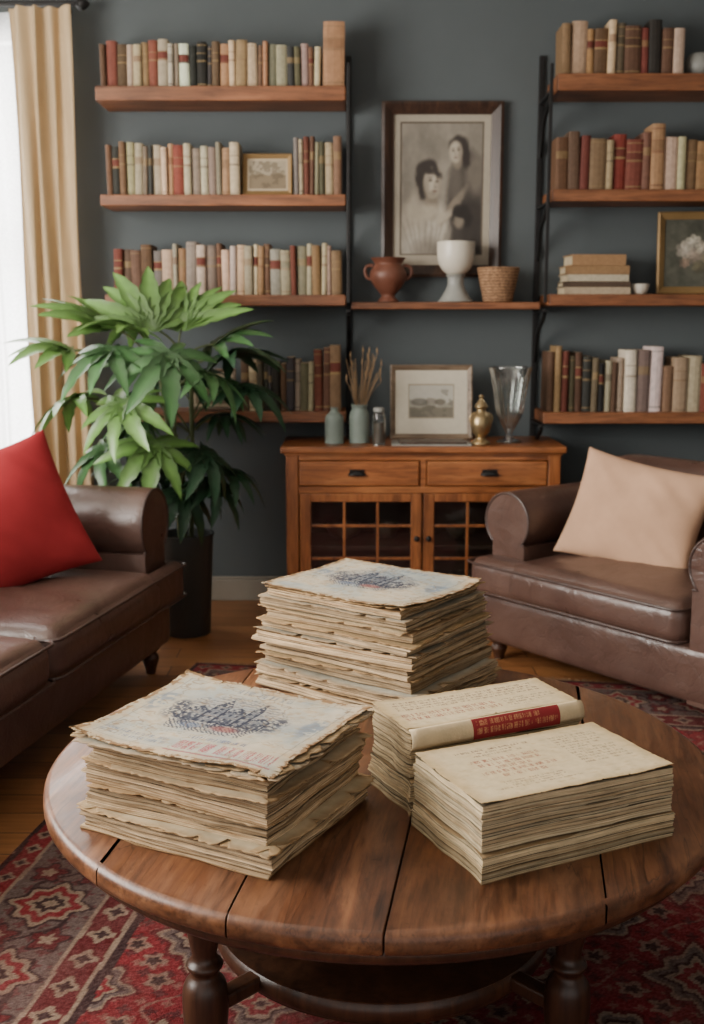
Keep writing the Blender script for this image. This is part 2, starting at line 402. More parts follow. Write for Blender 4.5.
boxes('frame', [((-.12, -1.4, .9), (-.05, -1.35, 2.35)), ((-.12, 1.35, .9), (-.05, 1.4, 2.35)), ((-.12, -1.35, .9), (-.05, 1.35, .95)), ((-.12, -1.35, 2.3), (-.05, 1.35, 2.35)), ((-.1, -.47, .95), (-.07, -.43, 2.3)), ((-.1, .43, .95), (-.07, .47, 2.3)), ((-.1, -1.35, 1.6), (-.07, 1.35, 1.63))], M['white_trim'], w2, .003)
boxes('sill', [((-.12, -1.45, .86), (.04, 1.45, .9))], M['white_trim'], w2, .004)

def curtain(name, x0t, x1t, x0b, x1b, y, ztop, zbot, folds, amp, mat, seed=0):
    nx, nz = folds*12+1, 60; V, F = [], []; r = random.Random(seed); ph = r.uniform(0, 6)
    for j in range(nz):
        t = j/(nz-1); z = ztop+(zbot-ztop)*t
        a = x0t+(x0b-x0t)*t; b = x1t+(x1b-x1t)*t
        for i in range(nx):
            s = i/(nx-1); ss = s+.03*math.sin(2*math.pi*folds*s*.37+ph+t*2)
            V.append((a+(b-a)*s+.006*math.sin(t*9+s*20), y+amp*(.6+.4*t)*math.sin(2*math.pi*folds*ss)+amp*.45*math.sin(2*math.pi*folds*.37*s+ph+1.5*t), z))
    for j in range(nz-1):
        for i in range(nx-1):
            k = j*nx+i; F.append((k, k+nx, k+nx+1, k+1))
    return obj_from(name, V, F, mat, None, smooth=True, ang=180)
curtain('linen_drape', -1.37, -1.115, -1.335, -1.095, 4.675, 2.455, .02, 4, .034, M['drape'], 3)
curtain('sheer_curtain', -2.14, -1.30, -2.14, -1.26, 4.765, 2.455, .02, 12, .014, M['sheer'], 5)
rod = empty('curtain_rod', (0, 4.71, 2.475))
tube('bar', [(-2.15, 0, 0), (-1.6, 0, 0), (-1.1, 0, 0)], .011, M['iron'], rod, smooth=False)
lathe('finial', sprof([(.001, -.03), (.022, -.012), (.024, .01), (.012, .026), (.001, .034)]), M['iron'], rod, (-1.08, 0, 0), 20, rot=(0, R(90), 0))
boxes('bracket', [((-1.16, -.005, -.01), (-1.145, .11, .004))], M['iron'], rod)

# ------------------------------------------------------------ shelves
SY0 = 4.58
def shelf(name, x0, x1, z0, z1, y0=SY0):
    return boxes(name, [((x0, y0, z0), (x1, WY, z1))], M['shelf'], bev=.004)
LZ = [2.118, 1.705, 1.312, .838]
RZ = [2.165, 1.725, 1.314, .835]
for i, z in enumerate(LZ):
    n = 'wall_shelf' if i == 0 else 'wall_shelf.%03d' % i
    shelf(n, -1.01+.004*i, -.025, z-(.036 if i == 0 else .024), z+.02)
for i, z in enumerate(RZ):
    shelf('wall_shelf.%03d' % (i+4), [.808, .80, .80, .79][i], 1.95, z-(.045 if i == 0 else .026), z+.02)
shelf('wall_shelf.008', -.003, .770, 1.275, 1.303, 4.62)
def brackets(name, x, zs):
    e = empty(name, (x, 0, 0))
    boxes('upright', [((-.011, WY-.014, .72), (.011, WY, 2.30))], M['iron'], e, .002)
    boxes('front_strap', [((-.007, SY0-.012, 1.30), (.007, SY0-.004, 2.22))], M['iron'], e, .002)
    for k, z in enumerate(zs):
        boxes('arm_%d' % k, [((-.009, SY0-.01, z-.012), (.009, WY-.012, z-.0012))], M['iron'], e, .002)
        pts = [(0, SY0+.0, z-.018), (0, SY0+.03, z-.045), (0, SY0+.10, z-.065), (0, SY0+.16, z-.095), (0, SY0+.20, z-.155), (0, WY-.012, z-.22)]
        tube('brace_%d' % k, pts, .009, M['iron'], e)
    return e
brackets('shelf_bracket', -.014, [2.081, 1.680, 1.274, .813])
brackets('shelf_bracket.001', .782, [2.119, 1.698, 1.274, .808])

PAL = {'k': (52, 50, 46), 'b': (104, 78, 60), 'r': (120, 66, 54), 'c': (184, 166, 138), 't': (156, 122, 88), 'g': (146, 134, 118),
       'n': (68, 68, 66), 'w': (206, 196, 178), 'o': (96, 88, 70), 'R': (134, 56, 50)}
def book_row(name, x0, x1, z, pattern, hlo, hhi, seed, y0=4.615, depth=.15, tall=None):
    r = random.Random(seed); V, F, C = [], [], []
    ws = [r.uniform(.6, 1.4) for _ in pattern]; tot = sum(ws); x = x0
    for idx, (ch, wq) in enumerate(zip(pattern, ws)):
        w = wq/tot*(x1-x0)-.0012
        h = r.uniform(hlo, hhi)
        if tall and idx in tall: h = tall[idx]
        yf = y0+r.uniform(-.008, .014); yb = yf+depth*r.uniform(.88, 1.05); lean = r.uniform(-.004, .004)
        base = np.array(PAL[ch])/255.*r.uniform(.82, 1.14); base = base*(1+np.array([r.uniform(-.05, .05) for _ in range(3)]))
        base = lin(np.clip(base, 0, 1)); lum = base.mean()
        band = lin(np.array((150, 126, 88))/255.) if lum < .2 else lin(np.array(r.choice([(120, 78, 60), (96, 84, 74), (140, 112, 84)]))/255.)
        style = r.randint(0, 6)
        lv = [0, .06, .08, .56, .60, .74, .76, .92, .935, 1.0]
        cols = [base]*9
        lab = band*.6+base*.4
        if style == 0: cols = [base, band, base, lab, base*.75, lab, base, band, base]
        if style == 1: cols = [base, base, base, band, lin(np.array((110, 58, 48))/255.), band, base, base, base]
        if style == 2: cols = [base, base, base, base, lab, base, base, base, base]
        if style == 3: cols = [base, lab, base, base, base, base, base, lab, base]
        if style == 4: cols = [base*.85, base, base, lab, base, lab, base, base, base*.9]
        prof = [(0, yb), (0, yf+.006), (w*.2, yf+.001), (w*.5, yf-.001), (w*.8, yf+.001), (w, yf+.006), (w, yb)]
        n = len(prof); i0 = len(V)
        for l in lv:
            for (px, py) in prof: V.append((x+px+lean*l, py, z+h*l))
        for k in range(len(lv)-1):
            for j in range(n):
                j2 = (j+1) % n
                F.append((i0+k*n+j, i0+k*n+j2, i0+(k+1)*n+j2, i0+(k+1)*n+j))
                C.append(cols[k] if 1 <= j <= 4 else base)
        F.append(tuple(i0+(len(lv)-1)*n+j for j in range(n))); C.append(lin(np.array((180, 160, 128))/255.))
        F.append(tuple(i0+j for j in range(n))[::-1]); C.append(base)
        x += w+.0012
    return fixn(obj_from(name, V, F, M['books'], None, fcols=C))
s = .0205
book_row('row_of_books', -.995, -.125, LZ[0]+s, 'brbcctrgwcwkknbtctcbtgcnogbc', .150, .18, 1)
book_row('row_of_books.001', -.115, -.03, LZ[0]+s, 't', .24, .25, 2, tall={0: .245})
book_row('row_of_books.002', -.985, -.45, LZ[1]+s, 'bkbcggncctrcgcggtc', .18, .21, 3)
book_row('row_of_books.003', -.232, -.04, LZ[1]+s, 'gcrbcoct', .18, .235, 4)
book_row('row_of_books.004', -.97, -.04, LZ[2]+s, 'rbbbgcgtgcgbcwcgctbgcrgctcct', .175, .21, 5)
book_row('row_of_books.005', -.46, -.16, LZ[3]+s, 'bcoknkbngoc', .19, .22, 6)
book_row('row_of_books.006', -.155, -.045, LZ[3]+s, 'rbt', .25, .27, 7)
book_row('row_of_books.007', .83, 1.31, RZ[0]+s, 'tctbcobrkbc', .17, .215, 8)
book_row('row_of_books.008', .82, 1.90, RZ[1]+s, 'bbrtcRrbtccttcrbbtgkbt', .19, .23, 9, tall={8: .255})
book_row('row_of_books.009', .81, .895, RZ[3]+s, 'btr', .24, .27, 10)
book_row('row_of_books.010', .90, 1.125, RZ[3]+s, 'obnokcbg', .20, .245, 11)
book_row('row_of_books.011', 1.13, 1.285, RZ[3]+s, 'wgw', .25, .275, 12)
book_row('row_of_books.012', 1.29, 1.85, RZ[3]+s, 'tccrcgbtcbcg', .17, .23, 13)
hb = empty('stack_of_books', (1.0, 4.70, RZ[2]+s))
zz = 0
for k, (c, h, w) in enumerate([((182, 164, 138), .03, .27), ((84, 68, 56), .022, .275), ((196, 184, 160), .028, .25), ((150, 118, 84), .035, .26), ((164, 128, 92), .045, .22)]):
    cc = lin(np.array(c)/255.); pg = lin(np.array((205, 188, 155))/255.)
    V, F, C = [], [], []
    def bx(a, b, col):
        i = len(V)
        for z in (a[2], b[2]): V.extend([(a[0], a[1], z), (b[0], a[1], z), (b[0], b[1], z), (a[0], b[1], z)])
        F.extend([(i, i+3, i+2, i+1), (i+4, i+5, i+6, i+7), (i, i+1, i+5, i+4), (i+1, i+2, i+6, i+5), (i+2, i+3, i+7, i+6), (i+3, i, i+4, i+7)]); C.extend([col]*6)
    bx((-w/2, -.085, 0), (w/2, .085, .004), cc); bx((-w/2, -.085, h-.005), (w/2, .085, h-.001), cc)
    bx((-w/2, -.085, .004), (w/2, -.08, h-.005), cc); bx((-w/2+.005, -.08, .004), (w/2-.005, .08, h-.005), pg)
    obj_from('book_%d' % k, V, F, M['books'], hb, (0, 0, zz), (0, 0, R([1, -2, 2, -1, 3][k])), fcols=C); zz += h
lathe('small_bowl', sprof([(.001, 0), (.02, .001), (.034, .018), (.038, .04), (.034, .04), (.03, .018), (.001, .008)]), M['cream'], None, (1.185, 4.66, RZ[2]+s))
lathe('ceramic_globe', sprof([(.001, 0), (.025, .002), (.048, .03), (.05, .06), (.035, .09), (.001, .1)]), M['greycer'], None, (1.385, 4.68, RZ[0]+s))

# ------------------------------------------------------------ framed pictures
def framed(name, w, h, bw, d, fmat, img, loc, tilt=0., rz=0.):
    e = empty(name, loc); e.rotation_euler = (tilt, 0, rz)
    V, F = [], []
    prof = [(0, 0), (0, -d), (bw*.25, -d*1.15), (bw*.7, -d*.8), (bw, -d*.55), (bw, 0)]
    for sx, sz in [(-1, -1), (1, -1), (1, 1), (-1, 1)]:
        for (o_, y) in prof: V.append((sx*(w/2-o_), y, h/2+sz*(h/2-o_)))
    n = len(prof)
    for k in range(4):
        k2 = (k+1) % 4
        for i in range(n):
            i2 = (i+1) % n; F.append((k*n+i, k2*n+i, k2*n+i2, k*n+i2))
    fixn(obj_from('frame', V, F, fmat, e))
    boxes('backing', [((-w/2+bw*.5, -.005, bw*.5), (w/2-bw*.5, -.001, h-bw*.5))], M['frame_dk'], e)
    grid_art('picture', w-2*bw+.004, h-2*bw+.004, img, M['art'], e, (0, -.007, h/2), (R(90), 0, 0))
    return e
def portrait():
    ny, nx = 320, 214; U, V = UV(ny, nx); n = fbm(ny, nx, 5); n3 = fbm(ny, nx, 14, 3)
    mat_ = np.zeros((ny, nx, 3)); mat_[:] = np.array((166, 157, 141))/255.
    inner = (U > .09) & (U < .91) & (V > .08) & (V < .94)
    U2 = U+.05*(n3-.5); V2 = V+.05*(n-.5)
    I = np.zeros((ny, nx, 3)); I[:] = np.array((138, 131, 119))/255.; I *= (.78+.38*n[..., None])
    D = (56, 50, 46); F1 = (172, 162, 145); F2 = (128, 118, 104); F3 = (190, 181, 164)
    B = lambda *a, c, k=1., s=.4, r=0., w=True: blend(I, ell(U2 if w else U, V2 if w else V, *a, s, r)*k, c)
    B(.76, .50, .20, .26, c=(78, 72, 66), s=.3); B(.84, .60, .10, .12, c=(120, 112, 101), s=.7, k=.8); B(.64, .56, .06, .12, c=(104, 97, 88), s=.7, k=.7)
    B(.76, .22, .30, .24, c=(58, 53, 49), s=.3); B(.56, .16, .16, .16, c=(70, 64, 59), s=.5)
    B(.30, .20, .28, .24, c=(150, 142, 129), s=.35); B(.20, .30, .14, .12, c=(164, 155, 140), s=.6); B(.46, .28, .12, .14, c=(182, 174, 160), s=.6, k=.9)
    B(.24, .14, .12, .1, c=(178, 171, 158), s=.9, k=.7); B(.36, .10, .14, .07, c=(120, 112, 102), s=.9, k=.7)
    for k in range(9): B(.14+.05*k, .19+.02*math.sin(k*2.), .010, .15, c=(104, 97, 88), k=.35, s=1., r=.5-.12*k)
    B(.40, .41, .07, .10, c=F2, s=.5, r=.15, w=False); B(.34, .355, .16, .05, c=F1, s=.7, r=.1, w=False)
    B(.375, .62, .125, .078, c=D, s=.3, r=-.25); B(.295, .56, .055, .09, c=D, s=.4, r=.2); B(.31, .48, .05, .045, c=D, s=.6)
    B(.405, .555, .090, .098, c=F1, s=.28, r=-.2, w=False); B(.415, .50, .062, .045, c=F1, s=.5, w=False)
    B(.385, .57, .05, .055, c=F3, s=1., k=.5, w=False); B(.345, .53, .03, .07, c=F2, s=.9, k=.6, w=False); B(.475, .55, .022, .08, c=F2, s=.9, k=.55, w=False)
    B(.40, .475, .06, .02, c=F2, s=.9, k=.6, w=False)
    B(.36, .638, .085, .026, c=D, s=.6, r=-.35); B(.455, .625, .05, .026, c=D, s=.6, r=-.7)
    for (x, y, a, b, c, k) in [(.385, .568, .020, .009, (74, 66, 59), .85), (.452, .562, .016, .009, (74, 66, 59), .85), (.382, .588, .028, .0045, (92, 82, 72), .75), (.455, .583, .02, .0045, (92, 82, 72), .75),
                               (.432, .535, .009, .026, (146, 134, 118), .7), (.437, .522, .014, .006, (100, 88, 77), .6), (.43, .497, .024, .007, (104, 82, 73), .85), (.43, .485, .018, .004, (140, 128, 112), .6)]:
        B(x, y, a, b, c=c, k=k, s=.8, w=False)
    B(.665, .795, .092, .066, c=D, s=.35, r=.35); B(.73, .73, .04, .09, c=D, s=.5, r=.2); B(.66, .69, .045, .05, c=F2, s=.6, w=False)
    B(.64, .755, .068, .072, c=F1, s=.3, r=.25, w=False); B(.625, .77, .035, .035, c=F3, s=1., k=.4, w=False); B(.685, .745, .022, .055, c=F2, s=.9, k=.6, w=False)
    for (x, y, a, b, c, k) in [(.615, .762, .014, .007, (78, 70, 62), .8), (.665, .768, .014, .007, (78, 70, 62), .8), (.614, .777, .018, .004, (96, 86, 76), .6), (.667, .783, .018, .004, (96, 86, 76), .6),
                               (.637, .742, .008, .016, (142, 130, 114), .7), (.640, .717, .017, .006, (108, 88, 78), .8)]:
        B(x, y, a, b, c=c, k=k, s=.8, w=False)
    B(.62, .40, .17, .033, c=F2, s=.6, r=.75); B(.53, .33, .08, .030, c=F1, s=.7, r=.4); B(.20, .40, .05, .09, c=F1, s=.7, r=-.4, k=.7)
    B(.72, .34, .10, .075, c=(44, 40, 37), s=.35); B(.68, .30, .055, .05, c=F2, s=.5); B(.70, .345, .07, .025, c=(44, 40, 37), s=.6)
    I *= (.93+.14*n3[..., None]); I = blur(I, 5)
    out = np.where(inner[..., None], I, mat_)
    e = ((U > .075) & (U < .925) & (V > .07) & (V < .95)) & ~inner; out[e] = np.array((96, 86, 74))/255.
    return out
framed('framed_portrait', .505, .71, .05, .03, M['frame_dk'], portrait(), (.375, WY-.002, 1.41))
def landscape():
    ny, nx = 160, 190; U, V = UV(ny, nx); n = fbm(ny, nx, 6)
    img = np.zeros((ny, nx, 3)); img[:] = np.array((204, 196, 178))/255.
    inn = (U > .2) & (U < .8) & (V > .26) & (V < .76)
    I = img.copy(); blend(I, np.ones((ny, nx)), (184, 180, 168)); blend(I, (V < .50+.06*np.sin(U*7+1)+.05*(n-.5))*.9, (148, 144, 130)); blend(I, (V < .42+.10*(n-.5))*.8, (116, 110, 96))
    blend(I, ell(U, V, .34, .50, .12, .06, .4)*(.4+n), (100, 96, 88)); blend(I, ell(U, V, .62, .5, .08, .05, .4), (120, 114, 102)); blend(I, ((U > .44) & (U < .56) & (V > .46) & (V < .56))*.6, (160, 152, 138)); blend(I, (n > .58)*.35, (88, 84, 74))
    I = blur(I, 1)
    edge = ((U > .185) & (U < .815) & (V > .24) & (V < .78)) & ~inn
    img[edge] = np.array((164, 152, 132))/255.
    return np.where(inn[..., None], I, img)
framed('framed_landscape_print', .345, .31, .022, .015, M['frame_lt'], landscape(), (.333, 4.66, .737), R(-8))
def floral():
    ny, nx = 150, 150; U, V = UV(ny, nx); n = fbm(ny, nx, 8)
    img = np.zeros((ny, nx, 3)); img[:] = np.array((74, 74, 64))/255.; img *= (.7+.6*n[..., None])
    for (x, y, r_, c) in [(.3, .55, .14, (176, 166, 152)), (.42, .66, .12, (186, 178, 162)), (.45, .46, .13, (150, 134, 120)), (.55, .58, .11, (180, 170, 152)), (.3, .36, .08, (140, 116, 100)), (.62, .42, .09, (120, 110, 90)), (.5, .3, .1, (96, 90, 70))]:
        for q in range(6):
            a = q*1.05+x*9; blend(img, ell(U, V, x+.5*r_*math.cos(a), y+.5*r_*math.sin(a), r_*.5, r_*.38, .4, a)*(.3+.7*n), tuple(v*(.8+.08*q) for v in c))
    return img
framed('framed_flower_painting', .34, .335, .03, .02, M['frame_gold'], floral(), (1.435, 4.70, RZ[2]+s+.002), R(-6), R(-6))
def smallpic(seed):
    ny, nx = 80, 100; U, V = UV(ny, nx); n = fbm(ny, nx, 6)
    img = np.zeros((ny, nx, 3)); img[:] = np.array((176, 160, 134))/255.
    m = (U > .06) & (U < .94) & (V > .08) & (V < .92)
    I = img.copy(); blend(I, m*1., (158, 146, 124)); blend(I, m*(V < .5+.2*(n-.5))*.7, (110, 94, 72)); blend(I, m*(n > .55)*.5, (90, 78, 62)); return blur(I, 1)
framed('small_picture_frame', .20, .165, .018, .014, M['frame_gold'], smallpic(1), (-.342, 4.655, LZ[1]+s+.002), R(-8))
framed('small_picture_frame.001', .19, .17, .014, .012, M['frame_lt'], smallpic(2), (-.58, 4.655, LZ[3]+s+.002), R(-8))

# ------------------------------------------------------------ objects on the middle shelf
ms = 1.3035
cu = empty('clay_urn', (.150, 4.70, ms))
lathe('body', sprof([(.001, 0), (.042, .002), (.036, .014), (.028, .028), (.05, .055), (.072, .09), (.076, .118), (.064, .142), (.056, .155), (.066, .172), (.074, .18), (.066, .178), (.05, .16), (.06, .12), (.04, .07), (.001, .05)]), M['clay'], cu)
for k, sx in enumerate((-1, 1)):
    tube('handle_%d' % k, [(sx*.062, 0, .150), (sx*.095, 0, .152), (sx*.1, 0, .12), (sx*.088, 0, .098), (sx*.072, 0, .094)], .007, M['clay'], cu)
gb = empty('footed_goblet', (.430, 4.70, ms))
lathe('foot', sprof([(.001, 0), (.07, .001), (.066, .012), (.048, .04), (.034, .07), (.034, .1), (.04, .112), (.001, .118)]), M['greycer'], gb)
lathe('bowl', sprof([(.001, .112), (.035, .115), (.062, .14), (.076, .18), (.078, .238), (.073, .238), (.068, .18), (.001, .14)]), M['cream'], gb)
lathe('woven_basket', sprof([(.001, 0), (.055, .001), (.066, .035), (.076, .08), (.086, .128), (.088, .138), (.08, .136), (.07, .08), (.05, .02), (.001, .012)]), M['wicker'], None, (.605, 4.69, ms))

# ------------------------------------------------------------ sideboard cabinet
cb = empty('wooden_sideboard', (.285, 4.60, 0))
W2 = .555
boxes('top', [((-W2-.015, -.215, .708), (W2+.015, .205, .735))], M['cab'], cb, .006, seg=3)
boxes('top_moulding', [((-W2, -.20, .698), (W2, .2, .708))], M['cab'], cb, .002)
boxes('posts', [((-W2+.005, -.195, 0), (-W2+.055, -.145, .698)), ((W2-.055, -.195, 0), (W2-.005, -.145, .698)), ((-W2+.005, .15, 0), (-W2+.055, .2, .698)), ((W2-.055, .15, 0), (W2-.005, .2, .698))], M['cabv'], cb, .004)
boxes('sides', [((-W2+.015, -.145, .08), (-W2+.035, .15, .698)), ((W2-.035, -.145, .08), (W2-.015, .15, .698))], M['cabv'], cb)
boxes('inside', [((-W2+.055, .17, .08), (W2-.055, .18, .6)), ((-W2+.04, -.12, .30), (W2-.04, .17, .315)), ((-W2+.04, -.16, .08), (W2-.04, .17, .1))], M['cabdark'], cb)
boxes('drawer_rails', [((-W2+.055, -.188, .678), (W2-.055, -.15, .698)), ((-W2+.055, -.188, .545), (W2-.055, -.15, .572)), ((-.013, -.188, .572), (.013, -.15, .678)), ((-W2+.055, -.188, .06), (W2-.055, -.15, .095))], M['cab'], cb, .002)
boxes('drawer_fronts', [((-W2+.058, -.199, .575), (-.016, -.16, .675)), ((.016, -.199, .575), (W2-.058, -.16, .675))], M['cab'], cb, .006, seg=3)
for k, x in enumerate((-.265, .265)):
    V, F = [], []
    n = 12
    for j in range(5):
        ph = j/4*math.pi/2
        for i in range(n+1):
            a = math.pi*i/n
            V.append((x+.036*math.cos(a)*(math.cos(ph)*.4+.6), -.199-.022*math.sin(ph), .618+.024*math.sin(a)*math.cos(ph)))
    for j in range(4):
        for i in range(n): q = j*(n+1)+i; F.append((q, q+1, q+n+2, q+n+1))
    o = obj_from('cup_pull_%d' % k, V, F, M['iron'], cb, smooth=True, ang=80)
    o.modifiers.new('s', 'SOLIDIFY').thickness = .003
    boxes('pull_plate_%d' % k, [((x-.030, -.202, .616), (x+.030, -.199, .642))], M['iron'], cb, .001)
def door(x0, x1, nm):
    z0, z1 = .098, .543; f = .044; L = []
    L += [((x0, -.19, z0), (x0+f, -.165, z1)), ((x1-f, -.19, z0), (x1, -.165, z1)), ((x0+f, -.19, z0), (x1-f, -.165, z0+f)), ((x0+f, -.19, z1-.034), (x1-f, -.165, z1))]
    boxes(nm, L, M['cabv'], cb, .003)
    iw = (x1-x0-2*f); Lm = []
    for k in (1, 2): xx = x0+f+iw*k/3; Lm.append(((xx-.0055, -.184, z0+f), (xx+.0055, -.173, z1-.034)))
    for zz_ in (.275, .41): Lm.append(((x0+f, -.183, zz_-.0055), (x1-f, -.174, zz_+.0055)))
    boxes(nm+'_muntins', Lm, M['cabv'], cb, .001)
    boxes(nm+'_glass', [((x0+f, -.178, z0+f), (x1-f, -.177, z1-.034))], M['pane'], cb)
door(-W2+.06, -.003, 'door_left'); door(.003, W2-.06, 'door_right')
for k, x in enumerate((-.024, .024)):
    lathe('door_knob_%d' % k, sprof([(.001, .022), (.010, .018), (.011, .01), (.005, .004), (.005, 0)]), M['iron'], cb, (x, -.19, .36), 16, rot=(R(90), 0, 0))
for k, (x, z, r_) in enumerate([(-.32, .315, .07), (-.14, .315, .05), (.18, .315, .06), (.37, .315, .05), (-.3, .1, .06), (.2, .1, .06)]):
    lathe('dish_%d' % k, sprof([(.001, 0), (r_*.6, .001), (r_, .03), (r_*1.05, .06), (r_*.95, .06), (r_*.8, .03), (.001, .012)]), M['dimcer'], cb, (x, .06, z), 24)
ct = .7355
lathe('sage_bottle', sprof([(.001, 0), (.036, .001), (.038, .012), (.038, .09), (.034, .112), (.018, .128), (.014, .14), (.016, .146), (.001, .146)]), M['sage'], None, (-.072, 4.51, ct))
sv = empty('vase_with_dried_stems', (.030, 4.53, ct))
lathe('vase', sprof([(.001, 0), (.038, .001), (.041, .015), (.041, .10), (.037, .125), (.030, .14), (.034, .155), (.028, .154), (.024, .138), (.03, .10), (.001, .02)]), M['sage'], sv)
r = random.Random(5)
for k in range(34):
    a = r.uniform(0, 6.28); sp_ = r.uniform(.02, .095); h = r.uniform(.24, .37)
    p1 = (.014*math.cos(a), .014*math.sin(a), .10); p2 = (sp_*.4*math.cos(a), sp_*.4*math.sin(a), .2); p3 = (sp_*math.cos(a), sp_*math.sin(a), h)
    tube('stem_%d' % k, [p1, p2, p3], .0012, M['straw'], sv)
    if k % 2: lathe('seedhead_%d' % k, [(.0005, 0), (.003, .008), (.003, .018), (.0005, .03)], M['straw'], sv, p3, 6)
gj = empty('glass_jar', (.108, 4.46, ct))
lathe('jar', sprof([(.001, 0), (.024, .001), (.026, .01), (.026, .11), (.02, .125), (.02, .135)]), M['glass'], gj)
lathe('lid', [(.001, .15), (.018, .15), (.022, .146), (.022, .134), (.001, .134)], M['greycer'], gj)
lathe('contents', [(.001, .006), (.023, .006), (.023, .09), (.001, .092)], M['dimcer'], gj)
tr = empty('stack_of_magazines', (.32, 4.49, ct), R(-1))
boxes('magazine_1', [((-.16, -.08, 0), (.16, .08, .006))], M['greycer'], tr, .001)
boxes('magazine_2', [((-.13, -.07, .0062), (.14, .07, .013))], M['frame_dk'], tr, .001, rot=(0, 0, R(2)))
bu_ = empty('brass_urn', (.52, 4.47, ct))
lathe('body', sprof([(.001, 0), (.036, .001), (.036, .010), (.024, .02), (.02, .03), (.034, .05), (.043, .08), (.038, .11), (.022, .13), (.018, .142), (.026, .15), (.026, .156), (.016, .172), (.008, .184), (.011, .194), (.001, .202)]), M['brass'], bu_)
for k, sx in enumerate((-1, 1)):
    tube('handle_%d' % k, [(sx*.024, 0, .128), (sx*.045, 0, .125), (sx*.052, 0, .1), (sx*.04, 0, .085)], .003, M['brass'], bu_)
lathe('glass_vase', sprof([(.001, 0), (.048, .001), (.045, .008), (.018, .02), (.014, .04), (.03, .07), (.052, .12), (.062, .18), (.072, .24), (.088, .30), (.084, .30), (.068, .24), (.058, .18), (.047, .12), (.025, .075), (.001, .055)]), M['glass'], None, (.645, 4.55, ct), 96, flute=(16, .035, .07, .27, 14))

# ------------------------------------------------------------ upholstered seating
def rolled_arm(name, xc, y0, y1, z0, ztop, w, out, parent):
    rr = w*.56; zc = ztop-rr
    P = [(w*.42, z0), (w*.42, zc-rr*.75)]
    for k in range(0, 25):
        a = -R(48)+R(276)*k/24; P.append((rr*math.cos(a)+out*.01, zc+rr*math.sin(a)))
    P += [(-w*.42, zc-rr*.75), (-w*.42, z0)]
    n = len(P); V = []; F = []
    ys = [y0, y0+.012]+list(np.linspace(y0+.03, y1-.02, 8))+[y1]
    for q, y in enumerate(ys):
        sc = .955 if q == 0 else (.99 if q == 1 else 1+.006*math.sin(q*2.1))
        for (px, pz) in P: V.append((xc+px*sc, y, zc+(pz-zc)*(sc if pz > zc-rr else 1)))
    for q in range(len(ys)-1):
        for i in range(n):
            i2 = (i+1) % n; F.append((q*n+i, (q+1)*n+i, (q+1)*n+i2, q*n+i2))
    F.append(tuple(range(n))); F.append(tuple((len(ys)-1)*n+i for i in range(n))[::-1])
    o = fixn(obj_from(name, V, F, M['leather'], parent, smooth=True, ang=50))
    tube(name+'_piping', [(xc+p[0]*.96, y0+.002, zc+(p[1]-zc)*.96) for p in P[1:-1]], .0055, M['leatherdk'], parent, smooth=False)
    return o
def piping(name, x0, x1, y0, y1, z, parent, r_=.06):
    pts = []
    for (cx, cy, a0) in [(x1-r_, y1-r_, 0), (x0+r_, y1-r_, 90), (x0+r_, y0+r_, 180), (x1-r_, y0+r_, 270)]:
        for k in range(6): a = R(a0+90*k/5); pts.append((cx+r_*math.cos(a), cy+r_*math.sin(a), z))
    return tube(name, pts, .0045, M['leatherdk'], parent, cyclic=True, smooth=False)
def leg(name, x, y, h, parent):
    return lathe(name, sprof([(.001, 0), (.016, .001), (.02, h*.2), (.03, h*.55), (.022, h*.75), (.034, h*.9), (.036, h), (.001, h)]), M['tablerim'], parent, (x, y, 0), 20)

sofa = empty('leather_sofa', (-1.250, 2.965, 0), R(78))
L2 = 1.0
rbox('base', (-L2+.03, -.42, .10), (L2-.03, .43, .27), .03, M['leather'], sofa, cuts=10)
rbox('back', (-L2+.1, .20, .2), (L2-.1, .45, .80), .09, M['leather'], sofa, cuts=14)
rolled_arm('arm_far', L2-.115, -.395, .44, .10, .665, .22, 1, sofa)
rolled_arm('arm_near', -L2+.115, -.395, .44, .10, .665, .22, -1, sofa)
rbox('seat_cushion_1', (.005, -.465, .255), (L2-.215, .22, .40), .05, M['leather'], sofa, crown=.03, side=.012, seed=1, wr=.007, cuts=26)
rbox('seat_cushion_1_ear', (L2-.30, -.465, .255), (L2-.01, -.402, .395), .034, M['leather'], sofa, side=.004)
rbox('seat_cushion_2', (-L2+.215, -.465, .255), (-.005, .22, .40), .05, M['leather'], sofa, crown=.03, side=.012, seed=2, wr=.007, cuts=26)
rbox('seat_cushion_2_ear', (-L2+.01, -.465, .255), (-L2+.30, -.402, .395), .034, M['leather'], sofa)
rbox('back_cushion_1', (.01, .06, .38), (L2-.22, .25, .83), .08, M['leather'], sofa, side=.03, rot=(R(-8), 0, 0))
rbox('back_cushion_2', (-L2+.22, .06, .38), (-.01, .25, .83), .08, M['leather'], sofa, side=.03, rot=(R(-8), 0, 0))
for k, (a, b, z) in enumerate([(.0, L2, .275), (.0, L2, .382), (-L2, .0, .275), (-L2, .0, .382)]): piping('piping_%d' % k, a, b, -.472, -.392, z, sofa, .035)
for k, (x, y) in enumerate([(.9, -.36), (-.9, -.36), (.9, .36), (-.9, .36)]): leg('leg_%d' % k, x, y, .103, sofa)

